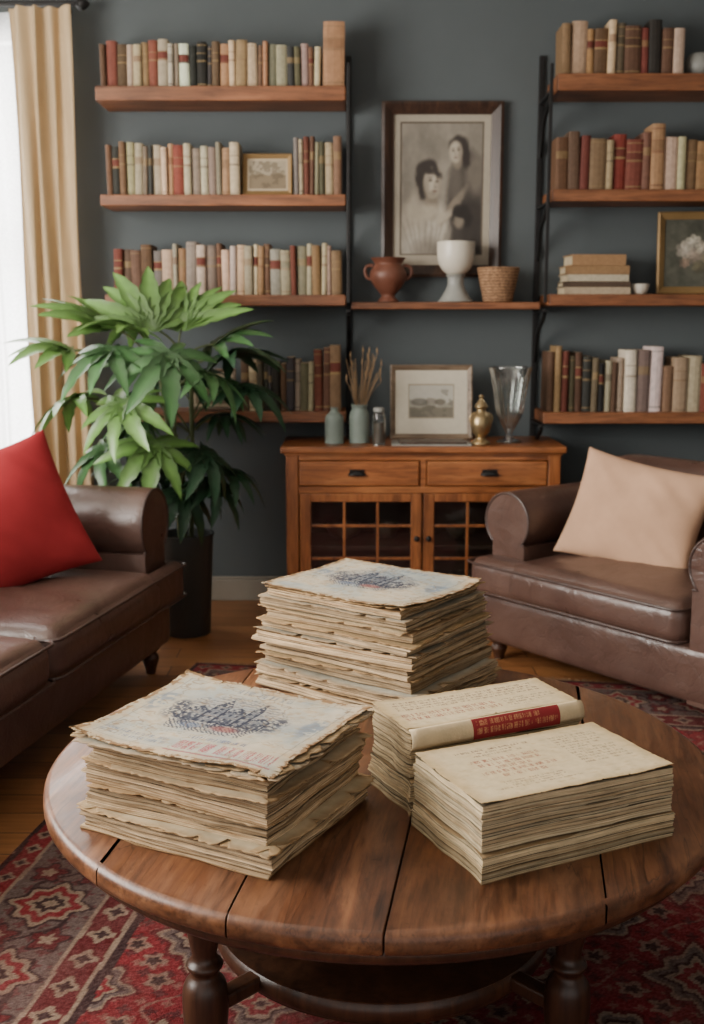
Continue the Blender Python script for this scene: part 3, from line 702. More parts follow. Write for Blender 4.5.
ch = empty('leather_armchair', (1.105, 3.800, 0), R(-51.7))
CW = .555
rbox('base', (-CW+.03, -.415, .075), (CW-.03, .41, .26), .03, M['leather'], ch, cuts=10)
rbox('back', (-CW+.06, .18, .2), (CW-.06, .42, .715), .09, M['leather'], ch, rot=(R(-4), 0, 0))
rolled_arm('arm_left', -CW+.085, -.31, .38, .075, .615, .195, -1, ch)
rolled_arm('arm_right', CW-.095, -.41, .38, .075, .61, .185, 1, ch)
rbox('seat_cushion', (-CW+.185, -.445, .245), (CW-.185, .20, .39), .05, M['leather'], ch, crown=.03, side=.010, seed=4, wr=.007, cuts=26)
rbox('seat_cushion_ear', (-CW+.01, -.445, .245), (-CW+.3, -.312, .387), .045, M['leather'], ch)
rbox('back_cushion', (-CW+.19, .08, .37), (CW-.19, .25, .735), .07, M['leather'], ch, side=.02, rot=(R(-8), 0, 0))
piping('piping_1', -CW, CW-.185, -.452, -.312, .268, ch, .04)
piping('piping_2', -CW, CW-.185, -.452, -.312, .368, ch, .04)
for k, (x, y) in enumerate([(CW-.09, -.35), (-CW+.09, -.35), (CW-.09, .34), (-CW+.09, .34)]): leg('leg_%d' % k, x, y, .078, ch)

pillow('red_cushion', .47, .47, .15, M['redcloth'], (-1.08, 3.42, .617), (.55, -.75, .38), R(14))
pillow('tan_cushion', .50, .40, .16, M['tancloth'], (.985, 3.80, .56), (-.52, -.74, .36), R(-9))

# ------------------------------------------------------------ potted plant
pl = empty('potted_palmate_plant', (-.655, 4.29, 0))
lathe('pot', [(.001, 0), (.085, 0), (.09, .005), (.108, .39), (.112, .40), (.112, .405), (.102, .405), (.098, .37), (.001, .37)], M['pot'], pl, seg=48)
lathe('soil', [(.001, .378), (.0985, .374)], M['soil'], pl)
leafV, leafF, leafC = [], [], []
def add_leaf(c, az, pitch, size, droop, col, nl=9, seed=0, bank=0., spread=140):
    r = random.Random(seed)
    Mx = Matrix.Rotation(az, 3, 'Z') @ Matrix.Rotation(-pitch, 3, 'Y') @ Matrix.Rotation(bank, 3, 'X')
    for k in range(nl):
        a = R(-spread+2*spread*k/(nl-1)+r.uniform(-5, 5)); L = size*(1-.36*(abs(a)/R(150))**1.6)*r.uniform(.88, 1.08)
        wd = L*.128; d = Vector((math.cos(a), math.sin(a), 0)); sd = Vector((-d.y, d.x, 0)); i0 = len(leafV); n = 12
        dr = droop*r.uniform(.7, 1.3); tw = r.uniform(-.3, .3); sb = r.uniform(-.08, .08)
        for j in range(n+1):
            t = j/n; wj = wd*(math.sin(math.pi*min(1, (t*.86+.14))**.85))**.75*(1 if t < .98 else .05)
            mid = d*(L*(t-.16*dr*t*t))+sd*(sb*L*t*t)+Vector((0, 0, -dr*L*t*t*.62+.06*L*t))
            for s_ in (-1, 0, 1):
                wob = 1+.12*math.sin(j*2.4+k+s_)
                p = mid+sd*(s_*wj*wob)+Vector((0, 0, 1))*(abs(s_)*wj*.4+s_*tw*wj*t)
                leafV.append(Vector(c)+Mx@p)
                f = (1.18 if s_ == 0 else .88)*(.82+.28*t)
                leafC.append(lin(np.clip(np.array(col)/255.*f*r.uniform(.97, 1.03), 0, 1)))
        for j in range(n):
            for s_ in (0, 1): q = i0+j*3+s_; leafF.append((q, q+1, q+4, q+3))
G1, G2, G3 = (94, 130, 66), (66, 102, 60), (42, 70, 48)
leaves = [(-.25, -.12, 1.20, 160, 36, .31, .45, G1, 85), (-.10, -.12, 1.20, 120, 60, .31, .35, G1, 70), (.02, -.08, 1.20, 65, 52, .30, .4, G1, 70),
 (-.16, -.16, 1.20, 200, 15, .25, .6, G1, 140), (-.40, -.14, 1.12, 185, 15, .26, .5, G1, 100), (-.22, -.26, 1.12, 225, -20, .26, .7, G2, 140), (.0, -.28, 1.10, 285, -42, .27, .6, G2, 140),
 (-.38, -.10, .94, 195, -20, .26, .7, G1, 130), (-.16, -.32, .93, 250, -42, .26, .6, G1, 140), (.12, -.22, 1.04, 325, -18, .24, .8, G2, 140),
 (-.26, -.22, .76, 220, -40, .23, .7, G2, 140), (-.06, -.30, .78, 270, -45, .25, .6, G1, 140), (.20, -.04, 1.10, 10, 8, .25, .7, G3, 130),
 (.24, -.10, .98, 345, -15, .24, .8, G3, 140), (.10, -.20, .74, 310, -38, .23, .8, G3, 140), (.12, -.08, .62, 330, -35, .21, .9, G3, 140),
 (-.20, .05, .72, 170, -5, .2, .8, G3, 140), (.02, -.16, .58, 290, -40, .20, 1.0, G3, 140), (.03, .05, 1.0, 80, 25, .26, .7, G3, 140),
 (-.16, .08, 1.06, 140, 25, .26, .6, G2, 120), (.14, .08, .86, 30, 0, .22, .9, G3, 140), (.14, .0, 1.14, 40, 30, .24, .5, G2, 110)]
rp = random.Random(11)
for k in range(11):
    a = rp.uniform(0, 360); z = rp.uniform(.56, 1.0); rd = rp.uniform(.08, .2)
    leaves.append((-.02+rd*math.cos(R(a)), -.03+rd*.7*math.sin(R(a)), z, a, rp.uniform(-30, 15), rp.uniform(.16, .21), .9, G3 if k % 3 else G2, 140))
canes = [((-.02, 0), (-.07, -.05, 1.0)), ((.02, .01), (.04, -.03, 1.04)), ((0, -.02), (-.02, -.06, .8))]
for k, (b, t_) in enumerate(canes):
    tube('cane_%d' % k, [(b[0], b[1], .36), ((b[0]*.6+t_[0]*.4)+.01, (b[1]*.6+t_[1]*.4), .36+(t_[2]-.36)*.45), t_], .009, M['stem'], pl)
for k, (x, y, z, az, pt, sz, dr, col, spd) in enumerate(leaves):
    cn = canes[k % 3]; zt = min(cn[1][2], max(.45, z-.14)); f = (zt-.36)/(cn[1][2]-.36)
    bx0 = cn[0][0]+(cn[1][0]-cn[0][0])*f; by0 = cn[0][1]+(cn[1][1]-cn[0][1])*f
    tube('petiole_%d' % k, [(bx0, by0, zt), (bx0+(x-bx0)*.45, by0+(y-by0)*.45, z+.0), (x, y, z)], .0038, M['stem'], pl)
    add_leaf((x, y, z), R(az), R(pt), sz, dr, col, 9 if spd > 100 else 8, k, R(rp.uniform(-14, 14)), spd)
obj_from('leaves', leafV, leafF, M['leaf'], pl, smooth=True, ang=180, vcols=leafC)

# ------------------------------------------------------------ rug
def rug():
    W, L = 2.7, 3.1; nx, ny = 640, 720
    X, Y = np.meshgrid(np.linspace(-W/2, W/2, nx), np.linspace(-L/2, L/2, ny))
    X = X+.010*(fbm(ny, nx, 40, 2)-.5); Y = Y+.010*(fbm(ny, nx, 40, 2)-.5)
    d = np.minimum(W/2-abs(X), L/2-abs(Y))
    red = (130, 46, 50); dk = (62, 46, 46); cr = (150, 130, 112); gr = (104, 90, 86); dr = (96, 40, 42)
    img = np.zeros((ny, nx, 3)); img[:] = np.array(red)/255.
    def loc(V_, p, o): return (((V_+o)/p) % 1-.5)*p
    def rose(a, b, R_, petals=8, amp=.16, sq=.35):
        th = np.arctan2(b, a); rr = np.hypot(a, b); dm = (abs(a)+abs(b))*.8
        return (rr*(1-sq)+dm*sq)/(1+amp*np.cos(petals*th))/R_
    px, py = .32, .40
    a, b = loc(X, px, 0), loc(Y, py, 0); a2, b2 = loc(X, px, px/2), loc(Y, py, py/2)
    vine = np.minimum(abs(a-.05*np.sin(Y*2*math.pi/py*2)), abs(b-.05*np.sin(X*2*math.pi/px*2)))
    blend(img, (vine < .0045)*.6, cr)
    tiny = rose(loc(X, .05, .01), loc(Y, .058, .02), .011, 4, .3, .4); blend(img, (tiny < 1)*.55, dk)
    tiny = rose(loc(X, .05, .035), loc(Y, .058, .049), .009, 4, .3, .4); blend(img, (tiny < 1)*.5, cr)
    for (ox, oy) in [(.08, .0), (-.08, .0), (0, .10), (0, -.10), (.08, .10), (-.08, -.10), (.08, -.10), (-.08, .10), (.13, .05), (-.13, -.05), (.05, .16), (-.05, -.16)]:
        q = rose(a-ox, b-oy, .024, 5, .25, .1); blend(img, (q < 1)*.8, cr); blend(img, (q < .55)*.9, dk)
    def medal(q):
        blend(img, (q < 1.14)*.9, dr); blend(img, (q < 1.)*.95, cr); blend(img, (q < .88)*1., gr); blend(img, (q < .72)*1., dk); blend(img, (q < .62)*1., cr); blend(img, (q < .48)*1., red); blend(img, (q < .26)*1., cr); blend(img, (q < .14)*1., dk)
    medal(rose(a, b*.85, .082, 8, .1, .85)); medal(rose(a2, b2*.85, .060, 6, .15, .7))
    def ring(a_, b_, c): blend(img, ((d >= a_) & (d < b_))*1., c)
    ring(0, .40, dk); ring(0, .015, dk); ring(.015, .065, red); ring(.065, .075, cr); ring(.075, .29, gr); ring(.29, .30, cr); ring(.30, .37, dr); ring(.37, .38, cr)
    onx = (W/2-abs(X)) < (L/2-abs(Y)); T = np.where(onx, Y, X)
    m = (d >= .08) & (d < .285); c_ = d-.1825
    tiny = rose(loc(T, .045, .01), loc(d, .045, 0), .012, 4, .3, .4); blend(img, (m & (tiny < 1))*.6, dr)
    vn = abs(c_-.06*np.sin(T*2*math.pi/.26)); blend(img, (m & (vn < .007))*1., dk)
    q = rose(loc(T, .26, 0), c_, .074, 8, .12, .55)
    for lv, cc in [(1.12, dk), (1., cr), (.82, red), (.56, cr), (.38, dk), (.2, cr)]: blend(img, (m & (q < lv))*1., cc)
    for sg in (-1, 1):
        q = rose(loc(T, .26, .13), c_-sg*.055, .036, 5, .25, .1)
        for lv, cc in [(1.1, dk), (.9, dr), (.45, cr)]: blend(img, (m & (q < lv))*1., cc)
    for (c0, w0, p_) in [(.04, .02, .07), (.335, .028, .09)]:
        q = rose(loc(T, p_, 0), (d-c0), w0*.9, 4, .2, .5); mm = abs(d-c0) < w0
        blend(img, (mm & (q < 1))*1., cr); blend(img, (mm & (q < .5))*1., dk)
    n = fbm(ny, nx, 10, 4); img *= (.72+.46*n[..., None])
    wear = np.clip((fbm(ny, nx, 26, 3)-.40)*2.2, 0, 1); blend(img, wear*.48, (114, 80, 74))
    img = img*.88+np.array((106, 78, 72))/255.*.12
    img += (rs.rand(ny, nx, 1)-.5)*.10
    e = empty('persian_rug', (.53, 2.13, .002), R(-8.9))
    def wv(X, Y): return .006+.0008*np.sin(X*5)*np.sin(Y*4), X, Y
    grid_art('pile', W, L, img, M['rug'], e, wave=wv)
    boxes('backing', [((-W/2, -L/2, -.001), (W/2, L/2, .0045))], M['soil'], e)
    V, F = [], []
    r = random.Random(3)
    for sgn in (-1, 1):
        x = -W/2
        while x < W/2:
            i = len(V); w = .004; l = r.uniform(.03, .045); dx = r.uniform(-.01, .01)
            V.extend([(x, sgn*L/2, .004), (x+w, sgn*L/2, .004), (x+w+dx, sgn*(L/2+l), .001), (x+dx, sgn*(L/2+l), .001)]); F.append((i, i+1, i+2, i+3)); x += .009
    obj_from('fringe', V, F, M['straw'], e)
rug()

# ------------------------------------------------------------ coffee table
TC = (.055, 1.911); TR = .595; TZ = .45
tb = empty('round_coffee_table', (TC[0], TC[1], 0), R(-9))
seams = [-TR, -.355, -.134, .079, .368, TR]
for k in range(5):
    a, b = seams[k]+.0014, seams[k+1]-.0014
    if k == 0: a = -TR*.9999
    if k == 4: b = TR*.9999
    xs = a+(b-a)*(1-np.cos(np.linspace(0, math.pi, 22)))/2
    up = [(x, math.sqrt(max(0, TR**2-x*x))) for x in xs]; dn = [(x, -y) for x, y in up[::-1]]
    P = up+dn
    P2 = [P[0]]
    for p in P[1:]:
        if (p[0]-P2[-1][0])**2+(p[1]-P2[-1][1])**2 > 1e-6: P2.append(p)
    if (P2[0][0]-P2[-1][0])**2+(P2[0][1]-P2[-1][1])**2 < 1e-6: P2.pop()
    n = len(P2); V = [(x, y, TZ-.036) for x, y in P2]+[(x, y, TZ) for x, y in P2]
    F = [tuple(range(n)), tuple(range(2*n-1, n-1, -1))]+[(i, i+n, (i+1) % n+n, (i+1) % n) for i in range(n)]
    o = obj_from('top_plank_%d' % k, V, F, M['table'], tb, smooth=True, ang=30)
    bm = bmesh.new(); bm.from_mesh(o.data); bmesh.ops.recalc_face_normals(bm, faces=bm.faces)
    bme = []
    for ed in bm.edges:
        z = [v.co.z for v in ed.verts]; mx = sum(v.co.x for v in ed.verts)/2; my = sum(v.co.y for v in ed.verts)/2
        if (min(z) > TZ-.001 or max(z) < TZ-.035) and math.hypot(mx, my) > TR*.985: bme.append(ed)
    bmesh.ops.bevel(bm, geom=bme, offset=.013, segments=4, affect='EDGES', profile=.5)
    bm.to_mesh(o.data); bm.free()
    o.data.polygons.foreach_set('use_smooth', [True]*len(o.data.polygons)); o.data.set_sharp_from_angle(angle=R(30))
    bevel(o, .0018, 2)
lathe('top_underlayer', [(.001, .384), (.545, .384), (.565, .388), (.575, .398), (.577, .409), (.574, .4135), (.001, .4135)], M['tablerim'], tb, seg=96)
lathe('apron', [(.44, .384), (.46, .384), (.46, .325), (.455, .32), (.44, .32), (.44, .384)], M['tablerim'], tb, seg=72)
lathe('lower_shelf', sprof([(.001, .118), (.27, .118), (.302, .122), (.312, .140), (.306, .158), (.28, .162), (.001, .162)], 3), M['tablerim'], tb, seg=72)
for k in range(4):
    a = R(45+90*k+9); x, y = .41*math.cos(a), .41*math.sin(a)
    lathe('leg_%d' % k, sprof([(.001, .010), (.016, .011), (.024, .03), (.030, .05), (.020, .07), (.026, .085), (.034, .11), (.037, .15), (.034, .185), (.022, .205), (.030, .22), (.020, .235), (.026, .27), (.034, .32), (.036, .384), (.001, .384)], 4), M['tablerim'], tb, (x, y, 0), 28)
    boxes('stretcher_%d' % k, [((.28, -.016, .130), (.385, .016, .156))], M['tablerim'], tb, .005, rot=(0, 0, a))

# ------------------------------------------------------------ paper stacks
def sheets(name, w, d, h, z, seed, parent, loc=(0, 0), rz=0., col=(224, 200, 164), dark=(160, 128, 92), th=.0012, rag=.0024, off=.001, coverdark=False, warp=.0018, gap=.0034):
    r = np.random.RandomState(seed); n = max(2, int(h/th)); m = 12
    base = []
    for (ax, ay, bx, by) in [(-1, -1, 1, -1), (1, -1, 1, 1), (1, 1, -1, 1), (-1, 1, -1, -1)]:
        for k in range(m): t = k/m; base.append((ax+(bx-ax)*t, ay+(by-ay)*t))
    base = np.array(base); N = len(base)
    lowf = np.sin(np.arange(N)*.9+r.rand()*6)*.0012+np.sin(np.arange(N)*.31+r.rand()*6)*.0018
    wz = warp*(np.sin(base[:, 0]*2+r.rand()*6)*.5+np.sin(base[:, 1]*2.3+r.rand()*6)*.5-.5)
    V = np.zeros((n, 2, N, 3)); C = np.zeros((n, 2, N, 3))
    group = 0; goff = np.zeros(2); gl = 0; gtone = 1.; glow = 0
    for k in range(n):
        newg = gl <= 0
        if newg: group = r.randn()*gap*.6; goff = r.randn(2)*gap*.5; gl = r.randint(4, 13); gtone = r.uniform(.82, 1.04); glow = np.sin(np.arange(N)*r.uniform(.3, 1.4)+r.rand()*6)*gap*.45
        gl -= 1
        jit = lowf+r.randn(N)*rag*.25+group+glow-abs(r.randn())*rag*.2
        tear = (r.rand(N) > .972)*r.rand(N)*.008; jit = jit-tear-np.roll(tear, 1)*.5
        sc = np.stack([w/2+jit, d/2+jit], -1); pts = base*sc+r.randn(2)*off*.35+goff
        lift = wz*(k+1)/n
        z0 = z+h*k/n; t0 = h/n*(.97 if (k < n-1 and not newg) else .7)
        V[k, 0, :, :2] = pts; V[k, 0, :, 2] = z0+lift; V[k, 1, :, :2] = pts; V[k, 1, :, 2] = z0+t0+lift
        f = r.rand()**.5; c = (np.array(col)*(f)+np.array(dark)*(1-f))*gtone
        if newg: c = c*.58
        if k in (0, n-1) and coverdark: c = np.array(dark)*.9
        cc = c[None]/255.*(1+.06*r.randn(N, 1)); C[k, :] = lin(np.clip(cc, 0, 1))
    F = []
    for k in range(n):
        b0 = k*2*N; b1 = b0+N
        F += [(b0+i, b0+(i+1) % N, b1+(i+1) % N, b1+i) for i in range(N)]
        F.append(tuple(b1+i for i in range(N))); F.append(tuple(b0+i for i in range(N))[::-1])
    return obj_from(name, V.reshape(-1, 3), F, M['paper'], parent, (loc[0], loc[1], 0), (0, 0, rz), vcols=C.reshape(-1, 3))
def engraving(img, cx, cy, sw, sh, ink=(46, 50, 66), seed=0):
    ny, nx = img.shape[:2]; U, V = UV(ny, nx); x = (U-cx)/sw; y = (V-cy)/sh
    f1 = fbm(ny, nx, 40, 3); f2 = fbm(ny, nx, 90, 2)
    hatch = (np.sin((x*1.3+y)*60+f1*10) > .1)*1.
    wash = np.clip(1.2-np.hypot(x*.85, y*.9), 0, 1)*(.5+.8*f1); blend(img, wash*.65, (128, 136, 148))
    ground = (y > -1) & (y < -.40+.15*np.sin(x*5)) & (abs(x) < .95-.25*abs(y))
    blend(img, ground*hatch*(f1 > .36)*.7, ink)
    def bld(a, b, top, roof, dens):
        body = (x > a) & (x < b) & (y > -.5) & (y < top); c = (a+b)/2
        rf = (abs(x-c) < (b-a)*.62*(1-(y-top)/roof)) & (y >= top) & (y < top+roof)
        win = (np.sin((x-a)*2*math.pi/.12) > .2) & (np.sin((y+.5)*2*math.pi/.24) > .1)
        blend(img, body*.35*(f2 > .3), ink); blend(img, (body & win)*dens, ink); blend(img, rf*.8*(f2 > .4), ink)
        edge = ((abs(x-a) < .014) | (abs(x-b) < .014)) & (y > -.5) & (y < top); blend(img, edge*.8, ink)
    bld(-.75, -.4, .08, .25, .6); bld(-.38, -.12, .4, .45, .8); bld(-.10, .26, .18, .35, .8); bld(.28, .44, .5, .5, .8); bld(.46, .8, .0, .25, .6)
    for (tx, ty, tr_) in [(-.85, -.2, .22), (.85, -.25, .2), (.05, -.45, .2), (-.5, -.45, .16), (.55, -.5, .16), (-.95, .2, .14), (.95, .15, .14)]:
        blend(img, ell(x, y, tx, ty, tr_, tr_*1.4, .8)*(f2 > .44)*.7, ink)
    sky = (y > .1) & (x*x+y*y < 1.1); blend(img, sky*(np.sin(y*50+f1*12) > .4)*.32, ink)
    blend(img, ell(x, y, .3, -.68, .24, .14, .6)*.55, (150, 70, 66)); blend(img, ell(x, y, -.3, -.72, .2, .12, .6)*.45, (70, 86, 120))
def cover_img(seed, ny=250, nx=310, red=True):
    U, V = UV(ny, nx); n = fbm(ny, nx, 4, 5); n2 = fbm(ny, nx, 30, 3); n4 = fbm(ny, nx, 9, 4)
    img = np.zeros((ny, nx, 3)); img[:] = np.array((202, 190, 168))/255.
    blend(img, np.clip((n-.34)*2.8, 0, 1)*.8, (154, 166, 168)); blend(img, np.clip((n4-.50)*3, 0, 1)*.55, (206, 186, 152)); blend(img, np.clip((n2-.55)*4, 0, 1)*.45, (174, 140, 100))
    e = np.minimum(np.minimum(U, 1-U), np.minimum(V, 1-V)); blend(img, np.clip(1-e/.09, 0, 1)*(.3+.7*n2), (196, 164, 120)); blend(img, (e < .03)*(n2 > .46)*.75, (134, 100, 68))
    blend(img, ((e > .07) & (e < .075))*.35, (104, 104, 104))
    engraving(img, .47, .56, .27, .25)
    textrows(img, .16, .84, .86, .93, 1, (92, 102, 120), .6, seed+1, True, .8)
    if red:
        textrows(img, .46, .94, .09, .20, 1, (168, 72, 82), .8, seed+2, False, .9)
        textrows(img, .46, .94, .22, .27, 1, (84, 94, 130), .7, seed+4, False, .75)
        textrows(img, .08, .42, .10, .20, 2, (92, 102, 130), .6, seed+3, False, .65)
        blend(img, ((V > .06) & (V < .069) & (U > .44) & (U < .95))*.65, (156, 74, 82))
    textrows(img, .08, .42, .23, .29, 3, (116, 114, 110), .45, seed+5)
    for (x, y) in [(.10, .6), (.88, .6)]: blend(img, ell(U, V, x, y, .05, .13, .5)*(n2 > .42)*.5, (100, 118, 142))
    f = np.abs(fbm(ny, nx, 5, 4)-.5); blend(img, (f < .007)*.5, (132, 106, 80))
    return img
def curlwave(a, b, c, seed, tear=.00025, corner=0.):
    def f(X, Y):
        w = X.max(); h = Y.max(); u = X/w; v = Y/h
        Z = a*np.sin(u*2.6+seed)*np.sin(v*1.9+seed*2)+b*np.clip(-u-.45, 0, 1)**2*3+c*np.clip(v-.5, 0, 1)**2*4
        if corner:
            for q, (cx, cy) in enumerate([(-1, -1), (1, -1), (1, 1), (-1, 1)]):
                k = corner*(.3+.7*abs(math.sin(seed*1.7+q*2.3))); Z = Z+k*np.clip(1-np.hypot((u-cx)*w, (v-cy)*h)/.09, 0, 1)**1.6*(1 if math.sin(seed+q*1.9) > -.3 else -.35)
        r = np.random.RandomState(seed); n = X.shape
        def edge(n_):
            e_ = np.cumsum(r.randn(n_))*tear+r.randn(n_)*tear*1.5; e_ -= np.linspace(e_[0], e_[-1], n_)
            for _ in range(5):
                i = r.randint(2, n_-3); e_[i-1:i+2] -= np.array([.4, 1, .5])*tear*22*r.rand()
            return e_
        e1, e2, e3, e4 = edge(n[0]), edge(n[0]), edge(n[1]), edge(n[1])
        X2 = X+np.where(X > 0, e1[:, None], -e2[:, None])*abs(u)**9; Y2 = Y+np.where(Y > 0, e3[None, :], -e4[None, :])*abs(v)**9
        return Z, X2, Y2
    return f
def loosesheet(name, w, d, z, seed, parent, loc, rz, tone=(208, 196, 170), corner=.006):
    ny, nx = 60, 72; n = fbm(ny, nx, 6, 3); img = np.zeros((ny, nx, 3)); img[:] = np.array(tone)/255.; img *= (.82+.3*n[..., None])
    U, V = UV(ny, nx); e = np.minimum(np.minimum(U, 1-U), np.minimum(V, 1-V)); blend(img, np.clip(1-e/.05, 0, 1)*.6, (150, 114, 76))
    o = grid_art(name, w, d, img, M['paper'], parent, (loc[0], loc[1], z), (0, 0, R(rz)), curlwave(.0012, .001, .001, seed, .0009, corner))
    o.modifiers.new('s', 'SOLIDIFY').thickness = .0009
    return o
# left stack
ls = empty('stack_of_old_papers', (-.197, 1.672, TZ+.0005), R(-27.8))
z = 0
for k, (w, d, h, ox, oy, rz) in enumerate([(.346, .302, .038, 0, 0, 0), (.318, .288, .037, -.004, .006, .8), (.334, .294, .040, .004, .000, -1.2), (.320, .288, .028, -.002, .004, 1.0)]):
    sheets('paper_block_%d' % k, w, d, h-.0024, z, 20+k, ls, (ox, oy), R(rz), coverdark=True)
    for q in range(2): loosesheet('loose_sheet_%d_%d' % (k, q), w+.012, d+.011, z+h-.0012+.0012*q, 5+k+q*17, ls, (ox+.001+.003*q, oy-.003*q), rz+[1.2, -1.6, 1.0, 0][k]*(1-2.2*q), [(196, 172, 134), (210, 192, 158), (184, 158, 120), (202, 184, 152)][(k+q) % 4], .003)
    z += h
for k, (dx, dy, rz) in enumerate([(-.004, .001, -2.2), (.003, -.003, 1.8), (-.001, .003, -.3)]):
    loosesheet('loose_cover_%d' % k, .364, .310, z+.003+.0026*k, 11+k, ls, (dx, dy), rz, [(190, 172, 140), (172, 170, 156), (202, 182, 146)][k], .005)
o = grid_art('cover', .366, .312, cover_img(3), M['paper'], ls, (-.003, .0, z+.0125), (0, 0, R(.8)), curlwave(.0028, .004, .002, 3, .0006, .009))
o.modifiers.new('s', 'SOLIDIFY').thickness = .0012
# back stack
bs_ = empty('stack_of_old_papers.001', (.043, 2.325, TZ+.0005), R(-35.8))
z = 0; r = random.Random(8)
hs = [.030, .026, .028, .024, .026, .022, .024, .022, .020]
for k, h in enumerate(hs):
    f = 1-k/len(hs)
    w, d = .360+.044*f+r.uniform(-.016, .01), .296+.038*f+r.uniform(-.014, .01)
    sheets('booklet_%d' % k, w, d, h-.004, z, 40+k, bs_, (r.uniform(-.008, .008)+.018*f, r.uniform(-.008, .008)), R(r.uniform(-3, 3)), coverdark=(k % 2 == 0), rag=.0026)
    loosesheet('booklet_cover_%d' % k, w+.014, d+.012, z+h-.0022, 60+k, bs_, (r.uniform(-.006, .006)+.018*f, r.uniform(-.006, .006)), r.uniform(-3, 3), [(200, 178, 142), (174, 168, 150), (190, 164, 124)][k % 3], .004)
    z += h
o = grid_art('cover', .366, .302, cover_img(9, red=False), M['paper'], bs_, (0, 0, z+.003), (0, 0, R(-.5)), curlwave(.002, .003, .003, 5, .0006, .006))
o.modifiers.new('s', 'SOLIDIFY').thickness = .0012

def page_img(seed, ny=200, nx=320):
    U, V = UV(ny, nx); n = fbm(ny, nx, 4, 4); n2 = fbm(ny, nx, 30, 2)
    img = np.zeros((ny, nx, 3)); img[:] = np.array((220, 200, 162))/255.; blend(img, np.clip((n-.4)*2, 0, 1)*.5, (206, 184, 142)); blend(img, np.clip((n2-.6)*3, 0, 1)*.3, (176, 142, 98))
    e = np.minimum(np.minimum(U, 1-U), np.minimum(V, 1-V)); blend(img, np.clip(1-e/.08, 0, 1)*.55, (184, 152, 106))
    return img
ob = empty('old_hardback_book', (.2945, 1.612, TZ+.0005), R(25.3))
sheets('page_block_lower', .343, .204, .040, 0, 81, ob, (0, 0), 0, col=(220, 200, 162), dark=(174, 146, 108), th=.0011, rag=.0012, off=.0008, coverdark=True, warp=.0005, gap=.0010)
sheets('page_block_upper', .334, .196, .072, .0415, 82, ob, (-.002, .001), R(-.6), col=(224, 206, 170), dark=(182, 154, 116), th=.0011, rag=.0010, off=.0008, warp=.0008, gap=.0008)
pi = page_img(1)
textrows(pi, .14, .58, .74, .88, 3, (112, 88, 70), .7, 11, True, .55)
textrows(pi, .16, .56, .34, .70, 5, (148, 86, 70), .75, 12, True, .7)
textrows(pi, .66, .92, .30, .86, 12, (126, 104, 82), .6, 13)
textrows(pi, .14, .58, .14, .28, 4, (130, 106, 84), .55, 14, True)
o = grid_art('open_page', .338, .199, pi, M['paper'], ob, (-.002, .001, .1160), (0, 0, R(-.6)), curlwave(.0006, .001, .001, 7, .0002, .002))
o.modifiers.new('s', 'SOLIDIFY').thickness = .0010
rb = empty('old_hardback_book.001', (.214, 1.803, TZ+.0005), R(25.3))
sheets('page_block_lower', .334, .140, .055, 0, 91, rb, (0, 0), R(.5), col=(216, 196, 158), dark=(172, 144, 106), th=.0012, rag=.0016, off=.001, coverdark=True, warp=.0005, gap=.0016)
sheets('page_block_upper', .330, .134, .078, .0565, 92, rb, (0, .002), 0, col=(218, 198, 160), dark=(176, 148, 110), th=.0012, rag=.0014, off=.001, warp=.0005, gap=.0014)
V, F = [], []
for q, x in enumerate(np.linspace(-.166, .166, 24)):
    for k in range(9):
        a = R(90+110*k/8); V.append((x, -.062+.014*math.cos(a), .118+.0215*math.sin(a)))
for q in range(23):
    for k in range(8): i = q*9+k; F.append((i, i+1, i+10, i+9))
o = obj_from('spine', V, F, M['spine'], rb, smooth=True, ang=180)
o.modifiers.new('s', 'SOLIDIFY').thickness = .002
ny, nx = 40, 150; li = np.zeros((ny, nx, 3)); li[:] = np.array((146, 46, 50))/255.
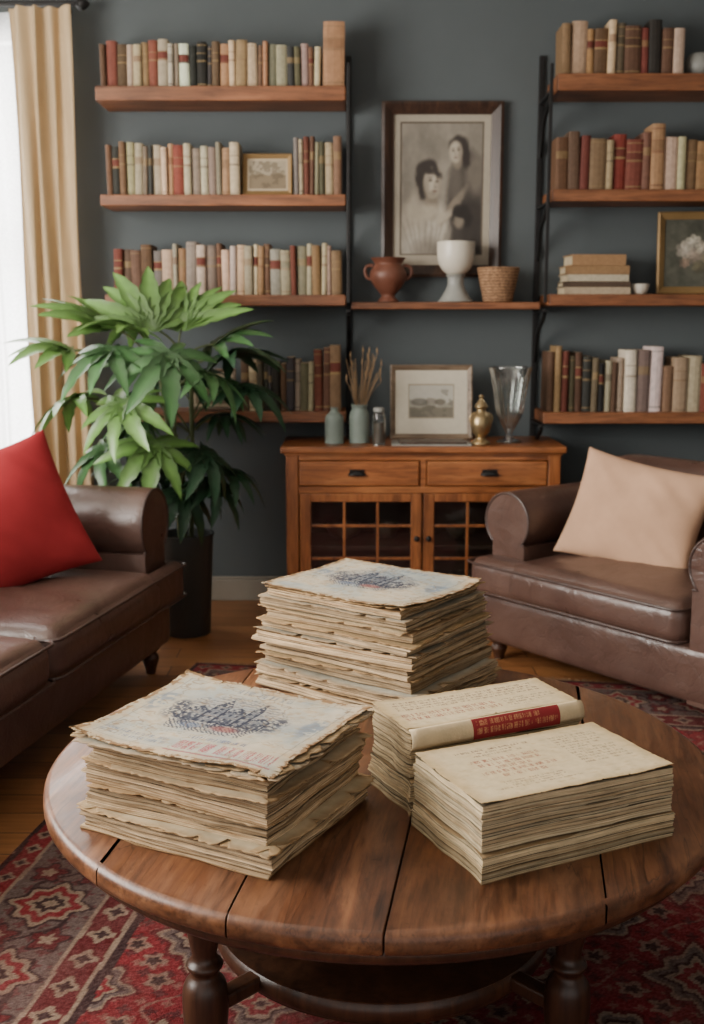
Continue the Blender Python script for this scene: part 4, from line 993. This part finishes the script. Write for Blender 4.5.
textrows(li, .04, .96, .15, .9, 2, (206, 164, 112), .75, 21, False, .7)
def lw(X, Y):
    t = (Y-Y.min())/(Y.max()-Y.min()); a = np.radians(204-100*t)
    return .118+.0228*np.sin(a), X, -.062+.0153*np.cos(a)
grid_art('red_label', .17, .03, li, M['art'], rb, (.03, 0, 0), (0, 0, 0), lw)
p2 = page_img(2, 90, 310)
textrows(p2, .08, .92, .58, .90, 4, (116, 90, 72), .7, 31); textrows(p2, .06, .60, .22, .50, 2, (148, 80, 68), .75, 32, False, .7); textrows(p2, .64, .95, .2, .5, 4, (118, 98, 78), .6, 33)
o = grid_art('cover_page', .334, .130, p2, M['paper'], rb, (0, .006, .1378), (0, 0, 0), curlwave(.0008, .001, .001, 8, .0003, .003))
o.modifiers.new('s', 'SOLIDIFY').thickness = .0010

# ------------------------------------------------------------ lights, world, camera
def area(name, loc, rot, sx, sy, power, col):
    l = bpy.data.lights.new(name, 'AREA'); l.shape = 'RECTANGLE'; l.size = sx; l.size_y = sy; l.energy = power; l.color = col
    o = bpy.data.objects.new(name, l); COL.objects.link(o); o.location = loc; o.rotation_euler = rot; return o
area('daylight_added_window', (-2.33, 2.1, 1.65), (0, R(-90), 0), 1.4, 2.6, 225, (1.0, .95, .88))  # area lamp at the added left window, lights the room from that side
area('daylight_window_back', (-1.66, WY+.25, 1.4), (R(-90), 0, 0), .84, 2.1, 80, (1.0, .98, .95))
w = bpy.data.worlds.new('World'); scene.world = w; w.use_nodes = True
bg = w.node_tree.nodes['Background']; bg.inputs['Color'].default_value = (1.0, .965, .92, 1); bg.inputs['Strength'].default_value = .95

cam = bpy.data.cameras.new('camera'); co = bpy.data.objects.new('camera', cam); COL.objects.link(co)
cam.sensor_fit = 'VERTICAL'; cam.sensor_height = 36; cam.lens = 1110/1024*36
co.location = (0, 0, 1.23); co.rotation_euler = (R(90-9.8), 0, 0)
cam.clip_start = .05
cam.dof.use_dof = True; cam.dof.focus_distance = 1.85; cam.dof.aperture_fstop = 5.6
scene.camera = co
